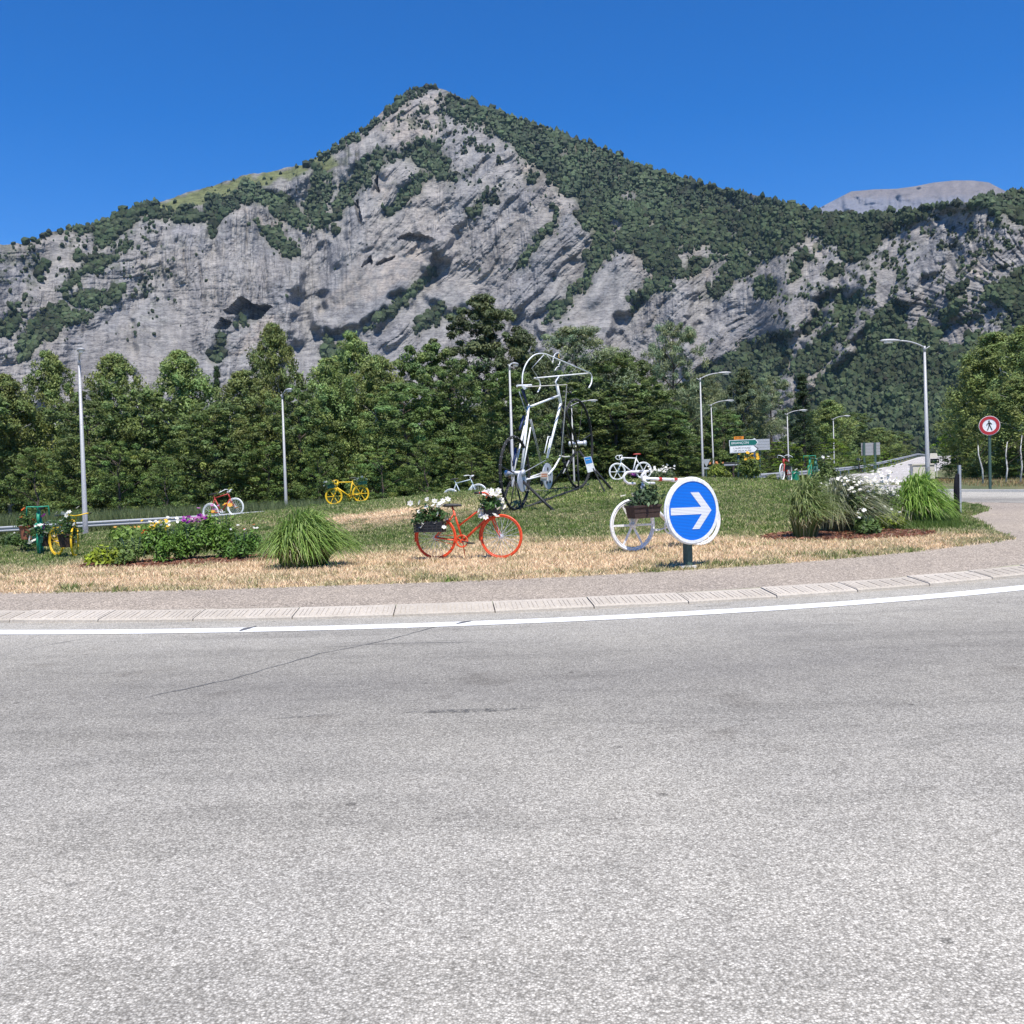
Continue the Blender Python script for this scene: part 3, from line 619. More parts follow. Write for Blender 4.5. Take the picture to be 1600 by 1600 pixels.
bump(t, b, noise(t, p, .22, 5, .7), .5, 2.0); M['rock'] = m
# a back slope so that the massif is a body
Vm = np.stack([Xm, Ym, Zm], -1)
bk = []; bc = []
for s_, dz in ((250, -90), (900, -500), (1600, -900)):
    row = Vm[-1].copy(); hh = np.hypot(row[:, 0], row[:, 1]); row[:, :2] *= ((hh + s_) / hh)[:, None]; row[:, 2] = np.maximum(row[:, 2] + dz, -5); bk.append(row); bc.append(RC[-1])
Vall = np.concatenate([Vm.reshape(-1, 3)] + bk); Call = np.concatenate([RC.reshape(-1, 3)] + bc)
tag(nmesh('mountain', Vall, grid_faces(NR + 3, len(cu)), 'rock', tint=Call), 'grey limestone mountain with cliffs, ledges and a wooded summit', kind='structure')

# woods on it
def ico():
    f = (1 + 5 ** .5) / 2
    v = np.array([(-1, f, 0), (1, f, 0), (-1, -f, 0), (1, -f, 0), (0, -1, f), (0, 1, f), (0, -1, -f), (0, 1, -f), (f, 0, -1), (f, 0, 1), (-f, 0, -1), (-f, 0, 1)], float); v /= np.linalg.norm(v[0])
    F = np.array([(0, 11, 5), (0, 5, 1), (0, 1, 7), (0, 7, 10), (0, 10, 11), (1, 5, 9), (5, 11, 4), (11, 10, 2), (10, 7, 6), (7, 1, 8), (3, 9, 4), (3, 4, 2), (3, 2, 6), (3, 6, 8), (3, 8, 9), (4, 9, 5), (2, 4, 11), (6, 2, 10), (8, 6, 7), (9, 8, 1)])
    return v, F
IV, IF = ico()
def woods(name, P, hgt, label, tall=None, g=RNG, cols=None):
    n = len(P); w = hgt * g.uniform(.36, .6, n); jit = g.uniform(.7, 1.3, (n, 12, 1)); V = IV[None] * jit
    sp = (IV[:, 2] > .3)[None, :, None]
    tl = np.zeros(n) if tall is None else tall
    V = V * np.stack([w, w, hgt * .62], -1)[:, None]; V[..., :2] *= np.where(V[..., 2:] > 0, 1 - .55 * tl[:, None, None] , 1 + .1 * tl[:, None, None])
    V = V + np.stack([0 * hgt, 0 * hgt, hgt * .42], -1)[:, None] + P[:, None]
    F = (IF[None] + (np.arange(n) * 12)[:, None, None]).reshape(-1, 3)
    c = cols if cols is not None else np.array([.042, .062, .036])[None] * g.uniform(.6, 1.5, (n, 1)) + g.uniform(0, .014, (n, 3)) * np.array([.9, 1, .3])
    tn = (c[:, None] * g.uniform(.75, 1.3, (n, 12, 1))).reshape(-1, 3)
    return tag(nmesh(name, V.reshape(-1, 3), F, 'leafwood', tint=tn), label, kind='stuff')
cellw = np.gradient(cu)[None] * np.abs(np.gradient(VV, axis=0))
vis = (U > -80) & (U < 1680)
sparse = .30 * smooth(1180, 1320, U) + .12 * (1 - smooth(200, 330, U)) * smooth(560, 420, VV) + .40 * smooth(690, 720, U) * smooth(880, 820, U) * smooth(330, 200, VV) + .45 * smooth(270, 230, VV) * smooth(560, 650, U) + .22 * smooth(310, 370, VV) * 0 + .003
edge = blur(blur(forest, 7, 0), 7, 1)
sparse = sparse * smooth(.46, .60, fbm(U / 15, VV / 11, 4, 95)) * 3.2 + .9 * smooth(.12, .5, edge) * smooth(.45, .6, fbm(U / 9, VV / 8, 3, 98)) + .3 * meadow * smooth(.5, .7, fbm(U / 11, VV / 9, 3, 96))
dens = (forest * 1.0 + (1 - forest) * sparse * .35 * (1 - .6 * scar)) * cellw * vis * (cave == 0)
dens[-1] = 0
rt = ridge_v[None] + np.interp(U, [455, 470, 520, 600, 650, 668, 690], [0, 4, 12, 16, 16, 10, 0]); band = (VV < rt) & (VV > ridge_v[None] - 1) & (U > 455) & (U < 690); dens = np.where(band & (fbm(U / 12, VV / 12, 2, 97) > .3), cellw, dens); dens[-1] = 0
forest = np.where(band, 1, forest)
pr = dens.ravel() / dens.sum(); nT = 36000
idx = RNG.choice(len(pr), nT, p=pr); ii, jj = np.unravel_index(idx, U.shape); jj = np.clip(jj, 1, len(cu) - 2); ii = np.clip(ii, 1, NR - 2)
a_ = RNG.uniform(0, 1, (nT, 1)); P = Vm[ii, jj] * (1 - a_) + Vm[ii - 1, jj + 1] * a_
sc = (Rg[ii, jj] / FPX); hgt = sc * (4.4 + 7.0 * RNG.uniform(0, 1, nT) ** 2.4) * (.8 + .4 * fbm(U[ii, jj] / 30, VV[ii, jj] / 30, 2, 101)) * np.where(forest[ii, jj] > 0, 1, .62); hgt = np.where(VV[ii, jj] > 520, hgt * 1.15, hgt)
con = ((VV[ii, jj] < 330) & (RNG.uniform(0, 1, nT) < .75)).astype(float) * 1.0
patch = (.55 * fbm(U[ii, jj] / 60, VV[ii, jj] / 45, 3, 99) + .45 * fbm(U[ii, jj] / 9, VV[ii, jj] / 9, 2, 100))[:, None]; patch = np.clip((patch - .5) * 1.8 + .5, 0, 1)
cols = np.array([.046, .064, .030])[None] * (.45 + 1.1 * patch) * RNG.uniform(.65, 1.45, (nT, 1)) + RNG.uniform(0, .012, (nT, 3)) * np.array([.9, 1, .3]) + .008 * con[:, None] * np.array([0, .2, .5])
woods('mountain_woods', P, hgt, 'dark woods growing on the slopes and ledges of the mountain', con, cols=cols)

# the far bare peak behind the right ridge
fu = np.arange(1200, 1700, 2.5); fr_ = np.interp(fu, [1200, 1280, 1295, 1330, 1365, 1400, 1430, 1460, 1490, 1520, 1545, 1562, 1580, 1700], [335, 325, 317, 299, 296, 295, 291, 285, 282, 282, 285, 294, 303, 320]); nrw = 40
FU = np.repeat(fu[None], nrw, 0); FV = 345 + (fr_[None] - 345) * np.linspace(0, 1, nrw)[:, None]
Df = fw[None, None] * FPX + rg_ * (FU - 800)[..., None] + up_ * (800 - FV)[..., None]; hf = np.hypot(Df[..., 0], Df[..., 1])
rf = 6500 + (345 - FV) * 16 + (ridge(FU / 17, FV / 40, 3, 201) - .5) * 330 * smooth(300, 315, FV) + (fbm(FU / 30, FV / 20, 4, 202) - .5) * 300
Pf = np.stack([Df[..., 0] / hf * rf, Df[..., 1] / hf * rf, Df[..., 2] / hf * rf + CAM.z], -1)
cf = np.array([.205, .18, .165])[None, None] * (.8 + .4 * fbm(FU / 9, FV / 9, 3, 203)[..., None]); gb = smooth(302, 316, FV + 10 * (fbm(FU / 12, FV / 12, 3, 204) - .5))[..., None]
cf = cf * (1 - gb) + np.array([.20, .20, .22]) * gb
bk = Pf[-1].copy(); bk[:, 1] += 1500; bk[:, 2] -= 900
tag(nmesh('far_peak', np.concatenate([Pf.reshape(-1, 3), bk]), grid_faces(nrw + 1, len(fu)), 'rock', tint=np.concatenate([cf.reshape(-1, 3), cf[-1]]), smooth=True), 'bare brownish far peak behind the right ridge', kind='structure')
# ================================================================== TREES
def profile(kind, t, a, g):
    """crown radius (0..1) at height fraction t"""
    if kind == 'broad': return np.sqrt(np.clip(1 - ((t - .48) / .54) ** 2, 0, 1)) * (.85 + .15 * np.sin(3 * a + 7 * t))
    if kind == 'birch': return np.clip(1.08 * (1 - t) ** .66 * (.62 + t * 1.0), .05, 1) * np.clip(.7 + t * 3, 0, 1)
    if kind == 'poplar': return np.clip(np.sin(math.pi * np.clip(t, 0, 1) ** .72), 0, 1) ** .75 * (.85 + .18 * np.sin(2 * a + 5 * t)) + .05
    if kind == 'willow': return np.sqrt(np.clip(1 - ((t - .55) / .47) ** 2, 0, 1)) * (.8 + .2 * np.sin(4 * a + 5 * t))
    if kind == 'conifer': return np.clip((1 - t) * 1.02 + .04, 0, 1) * (.82 + .18 * np.sin(t * 42))
    return np.sqrt(np.clip(1 - ((t - .35) / .66) ** 2, 0, 1))             # shrub
SPEC = {  # clumps, leaves per clump, leaf half length, clump radius, droop, base colour, colour spread, lowest foliage, slenderness of leaf
 'broad':  (230, 106, 0.119, .60, .15, (0.149, 0.204, 0.061), .40, .02, .62),
 'ash':    (250, 106, 0.110, .55, .25, (0.138, 0.187, 0.057), .40, .02, .50),
 'birch':  (380, 85, 0.097, .50, .80, (0.215, 0.264, 0.083), .35, .04, .45),
 'poplar': (330, 106, 0.101, .50, .15, (0.121, 0.152, 0.066), .40, .05, .55),
 'willow': (300, 106, 0.110, .58, .50, (0.209, 0.242, 0.127), .28, .03, .32),
 'conifer':(190, 85, 0.097, .42, .35, (0.055, 0.094, 0.035), .40, .02, .30),
 'shrub':  (150, 100, 0.106, .62, .10, (0.143, 0.198, 0.050), .40, .00, .60),
 'lime':   (150, 100, 0.097, .55, .20, (0.171, 0.248, 0.031), .35, .00, .55),
}
SHAPE = {'ash': 'broad', 'lime': 'shrub'}
def crown_mesh(spec, seed, Hh=10.0, Wd=6.0, bare=.05, name='crown', dens=1.0):
    nc, nl, ls, cr, droop, col, cs, low, sl = SPEC[spec]; g = np.random.default_rng(seed); nc = int(nc * dens)
    kind = SHAPE.get(spec, spec)
    t = g.uniform(0, 1, nc) ** .9; a = g.uniform(0, 6.283, nc); rad = profile(kind, t, a, g) * Wd / 2
    q = np.clip(g.uniform(0, 1, nc) ** .38, .25, 1); wob = 1 + .22 * np.sin(a * 2 + seed) + .18 * g.normal(size=nc)
    c = np.stack([np.cos(a) * rad * q * wob, np.sin(a) * rad * q * wob, (bare + (1 - bare) * t) * Hh], -1)
    c[:, 2] = np.clip(c[:, 2], .25, Hh - cr * .3)
    csz = cr * g.uniform(.55, 1.4, nc) * (1 - .45 * t)
    tone = g.uniform(1 - cs, 1 + cs, nc); hue = g.normal(0, .045, nc)
    k = np.repeat(np.arange(nc), nl); n = len(k); d = unit(n, g); d[:, 2] = d[:, 2] * .75 + .12
    rr = g.uniform(.25, 1.0, n) ** .6
    P = c[k] + d * (csz[k] * rr)[:, None] * np.array([1.15, 1.15, .85])
    P[:, 2] -= droop * g.uniform(0, 1, n) ** 1.5 * (1.0 if kind == 'birch' else .6) * np.clip(np.hypot(P[:, 0], P[:, 1]) / (Wd / 2), .2, 1)
    P[:, 2] = np.maximum(P[:, 2], .05)
    nrm = d + .75 * unit(n, g); nrm[:, 2] += .7; nrm /= np.linalg.norm(nrm, axis=1, keepdims=True)
    T = np.cross(nrm, unit(n, g)); T[:, 2] -= droop * .6; T /= np.linalg.norm(T, axis=1, keepdims=True) + 1e-9; B = np.cross(nrm, T); B /= np.linalg.norm(B, axis=1, keepdims=True) + 1e-9
    L = ls * g.uniform(.6, 1.35, n)[:, None]
    V, F = quads(P, T * L, B * L * sl)
    base_ = np.array(col)[None] * (tone[k] * g.uniform(.7, 1.35, n))[:, None]; base_[:, 0] *= 1 + hue[k] * 1.5; base_[:, 2] *= 1 - hue[k]
    return nmesh(name, V, F, 'leaf', tint=np.clip(base_, .004, 1).repeat(4, 0), make=False)
def trunk_mesh(spec, seed, Hh=10.0, Wd=6.0, mat='bark'):
    g = random.Random(seed); mb = MB(); r = .13 if spec in ('birch',) else .19
    n = 7; pts = [(g.uniform(-.12, .12) * i / 2, g.uniform(-.12, .12) * i / 2, Hh * .93 * i / n - (.3 if i == 0 else 0)) for i in range(n + 1)]
    mb.tube(pts, [r * (1 - .9 * i / n) * (1.35 if i == 0 else 1) for i in range(n + 1)], 7)
    for i in range(13):
        h = g.uniform(.15, .85); a = g.uniform(0, 6.283); L = Wd * .42 * (1 - abs(h - .4)); z = Hh * h
        j = h * n / .93; i0 = min(int(j), n - 1); p = Vector(pts[i0]).lerp(Vector(pts[i0 + 1]), min(1, j - i0))
        mb.tube([p, p + Vector((math.cos(a) * L * .5, math.sin(a) * L * .5, L * .35)), p + Vector((math.cos(a) * L, math.sin(a) * L, L * .55))], [r * .42 * (1 - h * .6), r * .25 * (1 - h * .6), .012], 5)
    me = mb.build('trunk', mat).data; o = [o for o in bpy.data.objects if o.data == me][0]; bpy.data.objects.remove(o); return me
PROTO = {}
def proto(spec, i):
    if (spec, i) not in PROTO:
        Wd = {'birch': 5.0, 'poplar': 7.0, 'conifer': 4.2, 'willow': 7.5, 'shrub': 9.0, 'lime': 9.0}.get(spec, 6.5)
        PROTO[spec, i] = (crown_mesh(spec, 100 + 17 * i + len(spec), Wd=Wd), trunk_mesh(spec, 5 + i, Wd=Wd, mat='birchbark' if spec == 'birch' else 'bark'), Wd)
    return PROTO[spec, i]
def tree(px, ptop, Y, wpx, spec, i, name, cat, label, group='trees in the belt behind the roundabout', zoff=0.0):
    p = grd(px, Y); cm, tm, Wd = proto(spec, i); top = at(px, ptop, Y).z; h = max(top - p.z, .5); w = wpx / FPX * Y
    e = empty(name, (p.x, p.y, p.z + zoff), label, cat, group)
    e.scale = (w / Wd, w / Wd * rnd.uniform(.85, 1.1), h / 10.0); e.rotation_euler = (0, 0, rnd.uniform(0, 6.28))
    c = link('crown', cm, e); c['kind'] = 'stuff'; link('trunk', tm, e); return e
TR = [ # px, top px, depth, width px, species, variant, name, label
 (-70, 600, 66, 150, 'ash', 0, 'leafy green tree at the very left edge of the belt, cut by the frame'),
 (15, 585, 70, 130, 'birch', 0, 'feathery pale birch left of the leftmost lamp, at the frame edge'),
 (85, 548, 72, 95, 'birch', 1, 'feathery birch with a thin spire just left of the leftmost lamp'),
 (140, 612, 66, 110, 'ash', 1, 'round green tree directly behind the head of the leftmost lamp post'),
 (186, 552, 74, 110, 'birch', 2, 'birch with a thin pointed spire right of the leftmost lamp'),
 (232, 610, 68, 110, 'broad', 0, 'dense green tree behind the left flower bed'),
 (288, 548, 73, 120, 'birch', 0, 'tall loose birch above the red and white bicycle, left side'),
 (346, 572, 76, 46, 'conifer', 0, 'small dark pointed conifer peeping between two pale birches'),
 (345, 630, 66, 130, 'ash', 0, 'dark leafy tree straight behind the red and white bicycle'),
 (388, 578, 72, 110, 'birch', 1, 'pale birch between the small conifer and the tall birch'),
 (434, 505, 75, 105, 'birch', 2, 'tallest pale birch, rising above the second lamp from the left'),
 (470, 600, 67, 120, 'ash', 1, 'green tree right behind the second lamp from the left'),
 (520, 560, 70, 110, 'birch', 0, 'yellowish green birch behind the yellow bicycle with drop bars'),
 (556, 518, 74, 105, 'birch', 1, 'tall yellowish birch rising above the yellow bicycle with drop bars'),
 (598, 555, 71, 100, 'birch', 2, 'drooping pale birch right of the yellow bicycle with drop bars'),
 (640, 600, 66, 140, 'ash', 0, 'dark dense tree left of the half hidden pale bicycle'),
 (668, 538, 73, 110, 'broad', 1, 'bushy green tree above the half hidden pale bicycle'),
 (712, 560, 70, 110, 'ash', 1, 'dark leafy tree left of the giant bicycle'),
 (762, 462, 78, 160, 'poplar', 0, 'tallest dark tree of the belt, a poplar behind the giant bicycle'),
 (800, 580, 66, 150, 'ash', 0, 'dark dense tree straight behind the saddle of the giant bicycle'),
 (822, 516, 78, 100, 'poplar', 1, 'dark slim poplar right of the tallest tree'),
 (905, 514, 108, 190, 'willow', 0, 'big silvery willow with a domed crown behind the giant bicycle'),
 (885, 600, 100, 150, 'broad', 0, 'dense green tree behind the front wheel of the giant bicycle'),
 (968, 552, 106, 120, 'ash', 0, 'dark leafy tree between the two silvery willows'),
 (960, 620, 98, 150, 'ash', 1, 'dark tree behind the white bicycle with the red saddle'),
 (1012, 600, 102, 110, 'broad', 1, 'leafy green tree right of the white bicycle with the red saddle'),
 (1058, 504, 112, 125, 'willow', 1, 'tall silvery willow left of the lamp above the blue arrow sign'),
 (1046, 640, 100, 110, 'ash', 0, 'dark leafy tree above the blue arrow sign'),
 (1102, 585, 116, 90, 'willow', 0, 'small pale willow behind the two lamps near the direction sign'),
 (1165, 574, 126, 75, 'poplar', 1, 'dark slim poplar rising behind the direction sign'),
 (1130, 640, 112, 90, 'ash', 1, 'dark green tree left of the direction sign'),
 (1208, 588, 120, 90, 'willow', 1, 'greyish willow with a ragged top right of the direction sign'),
 (1256, 584, 118, 74, 'conifer', 1, 'dark pointed conifer behind the third lamp from the right'),
 (1298, 625, 152, 80, 'birch', 0, 'light green pointed tree right of the dark conifer'),
 (1335, 645, 160, 70, 'ash', 0, 'green tree behind the back of the large road sign'),
 (1375, 668, 175, 70, 'birch', 1, 'pale tree beyond the guardrail of the climbing road'),
 (845, 560, 118, 120, 'ash', 1, 'leafy tree seen between the wheels of the giant bicycle'),
 (925, 585, 122, 120, 'broad', 0, 'green tree behind the information panel'),
 (1004, 566, 124, 120, 'ash', 0, 'green tree in the gap left of the tall silvery willow'),
 (1082, 598, 128, 110, 'broad', 1, 'green tree in the gap right of the tall silvery willow'),
 (1404, 674, 196, 60, 'ash', 1, 'far green tree left of the right hand lamp post'),
]
for k, (px, pt, Y, w, sp, i, lab) in enumerate(TR):
    tree(px, pt, Y, w * 1.22, sp, i, {'birch': 'birch_tree', 'poplar': 'poplar_tree', 'willow': 'willow_tree', 'conifer': 'conifer_tree'}.get(sp, 'broadleaf_tree'), 'tree', lab)
SH = [
 (60, 700, 61, 120, 'shrub', 0, 'leafy bush under the birches left of the leftmost lamp'), (190, 690, 61, 130, 'shrub', 1, 'leafy bush right of the leftmost lamp behind the guardrail'),
 (262, 715, 60, 90, 'shrub', 0, 'low bush behind the guardrail above the left flower bed'), (420, 690, 66, 120, 'shrub', 1, 'green bush behind the guardrail left of the second lamp'),
 (500, 700, 64, 90, 'shrub', 0, 'green bush left of the yellow bicycle with drop bars'), (600, 700, 61, 120, 'shrub', 1, 'dark bush right of the yellow bicycle with drop bars'),
 (668, 690, 60, 110, 'shrub', 0, 'bush behind the half hidden pale bicycle'), (740, 700, 60, 110, 'shrub', 1, 'bush behind the rear wheel of the giant bicycle'),
 (850, 715, 95, 110, 'shrub', 0, 'bush between the wheels of the giant bicycle'), (935, 690, 96, 110, 'shrub', 1, 'bush right of the front wheel of the giant bicycle'),
 (1010, 690, 97, 110, 'shrub', 0, 'bush behind the white bicycle with the red saddle'), (1075, 700, 98, 80, 'shrub', 1, 'bush above the right rim of the blue arrow sign'),
 (1225, 690, 116, 90, 'lime', 0, 'bright green bush right of the direction sign'), (1290, 685, 122, 100, 'lime', 1, 'bright green bush left of the back of the large sign'),
 (1345, 712, 100, 70, 'shrub', 0, 'low bush along the guardrail of the climbing road'), (1372, 702, 128, 50, 'lime', 0, 'light bush along the far part of the climbing road'),
 (1180, 715, 112, 70, 'shrub', 1, 'low bush under the direction sign'),
]
for (px, pt, Y, w, sp, i, lab) in SH: tree(px, pt, Y, w, sp, i, 'bush', 'bush', lab, 'bushes under the tree belt')
RT = [(1558, 520, 66, 165, 'birch', 0, 'tall drooping birch behind the no pedestrians sign'), (1610, 505, 60, 150, 'birch', 1, 'tall birch at the right frame edge'), (1522, 600, 72, 110, 'birch', 2, 'lower birch left of the no pedestrians sign'),
      (1592, 590, 56, 150, 'birch', 2, 'leafy birch right of the no pedestrians sign'), (1700, 540, 62, 190, 'birch', 0, 'birch beyond the right frame edge')]
for (px, pt, Y, w, sp, i, lab) in RT: tree(px, pt, Y, w, sp, i, 'birch_tree', 'tree', lab, 'birches at the right of the roundabout')
for (px, pt, Y, w, sp, i, lab) in [(1500, 672, 70, 95, 'lime', 1, 'bright green bush right of the right hand lamp post'), (1545, 690, 60, 90, 'shrub', 0, 'shady bush round the post of the no pedestrians sign'), (1600, 690, 55, 90, 'shrub', 1, 'shady bush at the right frame edge')]:
    tree(px, pt, Y, w, sp, i, 'bush', 'bush', lab, 'bushes under the birches')
def stem(px0, py0, px1, py1, Y, label):
    a = grd(px0, Y); b_ = at(px1, py1, Y); e = empty('bare_birch', a, label, 'birch stem', 'bare white birch stems'); mb = MB(); d = b_ - a
    mb.tube([(0, 0, -.1), d * .35 + Vector((.06, 0, 0)), d * .7 + Vector((-.05, 0, .0)), d], [.045, .04, .03, .012], 8); mb.build('trunk', 'birchbark', e, smooth=True)
    mb = MB()
    for k in range(5):
        q = d * (.45 + .12 * k); mb.tube([q, q + Vector((rnd.uniform(-.6, .6), rnd.uniform(-.4, .2), .5))], [.02, .006], 5)
    mb.build('twig', 'bark', e)
stem(1536, 766, 1528, 690, 50, 'leaning white birch stem left of the no pedestrians sign'); stem(1571, 765, 1574, 690, 50, 'thin white birch stem right of the no pedestrians sign'); stem(1594, 764, 1597, 680, 50, 'white birch stem nearest the right frame edge')

# far woods closing the view behind the ramp and the tree belt
n = 1400; px = RNG.uniform(-250, 1850, n); Y = RNG.uniform(150, 420, n); X = (px - 800) / FPX * Y; Z = base(X, Y)
hh = RNG.uniform(7, 13, n) * np.where((px > 1120) & (px < 1500), .8, 1.0); ok = ~((np.abs(X - (25 + .47 * (Y - 80) + 4)) < 14) & (Y < 300))
X, Y, Z, hh = X[ok], Y[ok], Z[ok], hh[ok]; n = len(X)
g_ = np.random.default_rng(3)
def farleaf(X, Y, Z, hh, g, nl=60, f0=.06, f1=.12, col=(.075, .115, .036)):
    n = len(X); k = np.repeat(np.arange(n), nl); d = unit(len(k), g); q = g.uniform(.35, 1, len(k)) ** .5
    P = np.stack([X, Y, Z + hh * .5], -1)[k] + d * (q * hh[k])[:, None] * np.array([.34, .34, .52]); nr = d + .8 * unit(len(k), g); nr[:, 2] += .4; nr /= np.linalg.norm(nr, axis=1, keepdims=True)
    T = np.cross(nr, unit(len(k), g)); T /= np.linalg.norm(T, axis=1, keepdims=True) + 1e-9; B = np.cross(nr, T); L = (hh[k] * g.uniform(f0, f1, len(k)))[:, None]
    V, F = quads(P, T * L, B * L * .7); tone = g.uniform(.6, 1.4, n)[k] * g.uniform(.7, 1.3, len(k))
    return V, F, (np.array(col)[None] * tone[:, None]).repeat(4, 0)
nb = 0; pb = RNG.uniform(-260, 1090, nb); Yb = RNG.uniform(88, 112, nb); Xb = (pb - 800) / FPX * Yb; X = np.concatenate([X, Xb]); Y = np.concatenate([Y, Yb]); Z = np.concatenate([Z, base(Xb, Yb)]); hh = np.concatenate([hh, RNG.uniform(6.5, 10.5, nb)])
V, F, tn = farleaf(X, Y, Z, hh, g_)
pb = RNG.uniform(-280, 830, 130); Yb = RNG.uniform(86, 108, 130); Xb = (pb - 800) / FPX * Yb
V2, F2, t2 = farleaf(Xb, Yb, base(Xb, Yb), RNG.uniform(6.5, 11, 130), g_, 600, .017, .031, (.085, .135, .034))
tag(nmesh('back_woods', V2, F2, 'leafwood', tint=t2), 'leafy thicket seen through the gaps of the tree belt', kind='stuff')
tag(nmesh('far_woods', V, F, 'leafwood', tint=tn), 'mixed green woods filling the valley floor beyond the climbing road', kind='stuff')

# ================================================================== PLANTS ON THE ISLAND
def blades_mesh(n, L, spread, lean, w, g, col, col2, seg=7, arch=1.0):
    """arching blades: each climbs, bends over outward and hangs"""
    a = g.uniform(0, 6.283, n); q = np.sqrt(g.uniform(0, 1, n)); r0 = q * spread * .42; out = spread * (.05 + .62 * q ** 1.2)
    top = L * g.uniform(.7, 1.06, n) * (1 - .52 * q ** 2.2); drop = arch * (.10 + 1.0 * q ** 1.8) * g.uniform(.4, 1.15, n)
    d0 = np.stack([np.cos(a), np.sin(a), 0 * a], -1); a2 = a + g.normal(0, .55, n); d = np.stack([np.cos(a2), np.sin(a2), 0 * a], -1); tw = g.normal(0, .8, n); side = np.stack([-np.sin(a2 + tw), np.cos(a2 + tw), 0 * a], -1)
    ln = g.uniform(-.2, 1.8, n); stray = g.uniform(0, 1, n) < .07; top = np.where(stray, top * g.uniform(1.0, 1.22, n), top); drop = np.where(stray, drop * .4, drop); wav = g.normal(0, .05, n) * spread
    t = np.linspace(0, 1, seg); P = []
    for tk in t:
        c = d0 * r0[:, None] + d * (out * (.55 * tk + .45 * tk ** 2.0))[:, None] + np.array(lean)[None] * (tk ** 1.8) * ln[:, None] + side * (wav * math.sin(tk * 3.1))[:, None]
        z = top * (1 - (1 - min(tk / .72, 1)) ** 2) - top * drop * max(0, tk - .5) ** 1.7 * 2.6; c[:, 2] += np.maximum(z, .012)
        ww = w * (1 - tk ** 2.5) * .5 + .0008; P.append(np.stack([c - side * ww, c + side * ww], 1))
    P = np.stack(P, 1); V = P.reshape(-1, 3); i = np.arange(n)[:, None] * seg * 2; k = np.arange(seg - 1)[None] * 2
    F = np.stack([i + k, i + k + 1, i + k + 3, i + k + 2], -1).reshape(-1, 4)
    cm = g.uniform(0, 1, (n, 1)); c = np.array(col)[None] * (1 - cm) + np.array(col2)[None] * cm; c = c * g.uniform(.75, 1.25, (n, 1))
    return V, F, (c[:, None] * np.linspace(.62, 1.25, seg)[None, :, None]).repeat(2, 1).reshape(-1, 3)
def grassclump(px, py, hpx, wpx, label, lean=(0, 0, 0), n=2600, seed=1, col=(.11, .21, .03), col2=(.27, .36, .10), w=.011, arch=1.0):
    p = on(px, py); s = p.y / FPX; e = empty('ornamental_grass', p, label, 'ornamental grass', 'clumps of ornamental grass'); g = np.random.default_rng(seed)
    V, F, tn = blades_mesh(n, hpx * s / .86, wpx * s * .5, lean, w, g, col, col2, arch=arch)
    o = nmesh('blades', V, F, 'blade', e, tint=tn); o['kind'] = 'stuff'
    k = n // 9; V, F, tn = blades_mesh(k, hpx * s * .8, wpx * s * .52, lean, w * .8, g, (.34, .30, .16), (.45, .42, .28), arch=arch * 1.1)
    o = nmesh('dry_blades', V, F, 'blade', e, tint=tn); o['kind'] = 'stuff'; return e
grassclump(474, 886, 78, 164, 'rounded green fountain grass right of the left flower bed', n=1700, seed=1, lean=(.16, 0, 0), w=.019)
grassclump(1258, 842, 84, 80, 'upright tall grass at the left end of the right flower bed', n=1500, seed=2, lean=(.22, 0, 0), arch=.45, col=(.10, .17, .035), col2=(.30, .34, .14), w=.020)
grassclump(1310, 832, 78, 110, 'sprawling grass with grey bent stems before the white daisies', n=1300, seed=3, lean=(.42, -.1, 0), arch=1.0, col=(.13, .17, .06), col2=(.36, .36, .24), w=.020)
grassclump(1432, 818, 68, 104, 'bright green fountain grass right of the white daisies', n=1700, seed=4, lean=(.18, 0, 0), col=(.12, .25, .025), col2=(.30, .42, .09), w=.019)
def leaves(n, c, r, ls, g, col, cs=.4, sl=.5):
    d = unit(n, g); d[:, 2] = np.abs(d[:, 2]) * 1.0 - .25; q = g.uniform(.2, 1, n) ** .5; wob = 1 + .25 * np.sin(3 * np.arctan2(d[:, 1], d[:, 0]) + c[0] * 3)
    P = np.array(c)[None] + d * (q * wob)[:, None] * np.array(r)[None]; P[:, 2] = np.maximum(P[:, 2], .01)
    nr = d + .8 * unit(n, g); nr[:, 2] += .5; nr /= np.linalg.norm(nr, axis=1, keepdims=True); T = np.cross(nr, unit(n, g)); T /= np.linalg.norm(T, axis=1, keepdims=True); B = np.cross(nr, T)
    L = (ls * g.uniform(.6, 1.4, n))[:, None]; V, F = quads(P, T * L, B * L * sl); tn = np.array(col)[None] * g.uniform(1 - cs, 1 + cs, (n, 1)) * np.array([1, 1, 1])
    return V, F, tn.repeat(4, 0)
def merge(L):
    o = 0; Vs = []; Fs = []; Ts = []
    for V, F, t_ in L: Vs.append(V); Fs.append(F + o); Ts.append(t_); o += len(V)
    return np.concatenate(Vs), np.concatenate(Fs), np.concatenate(Ts)
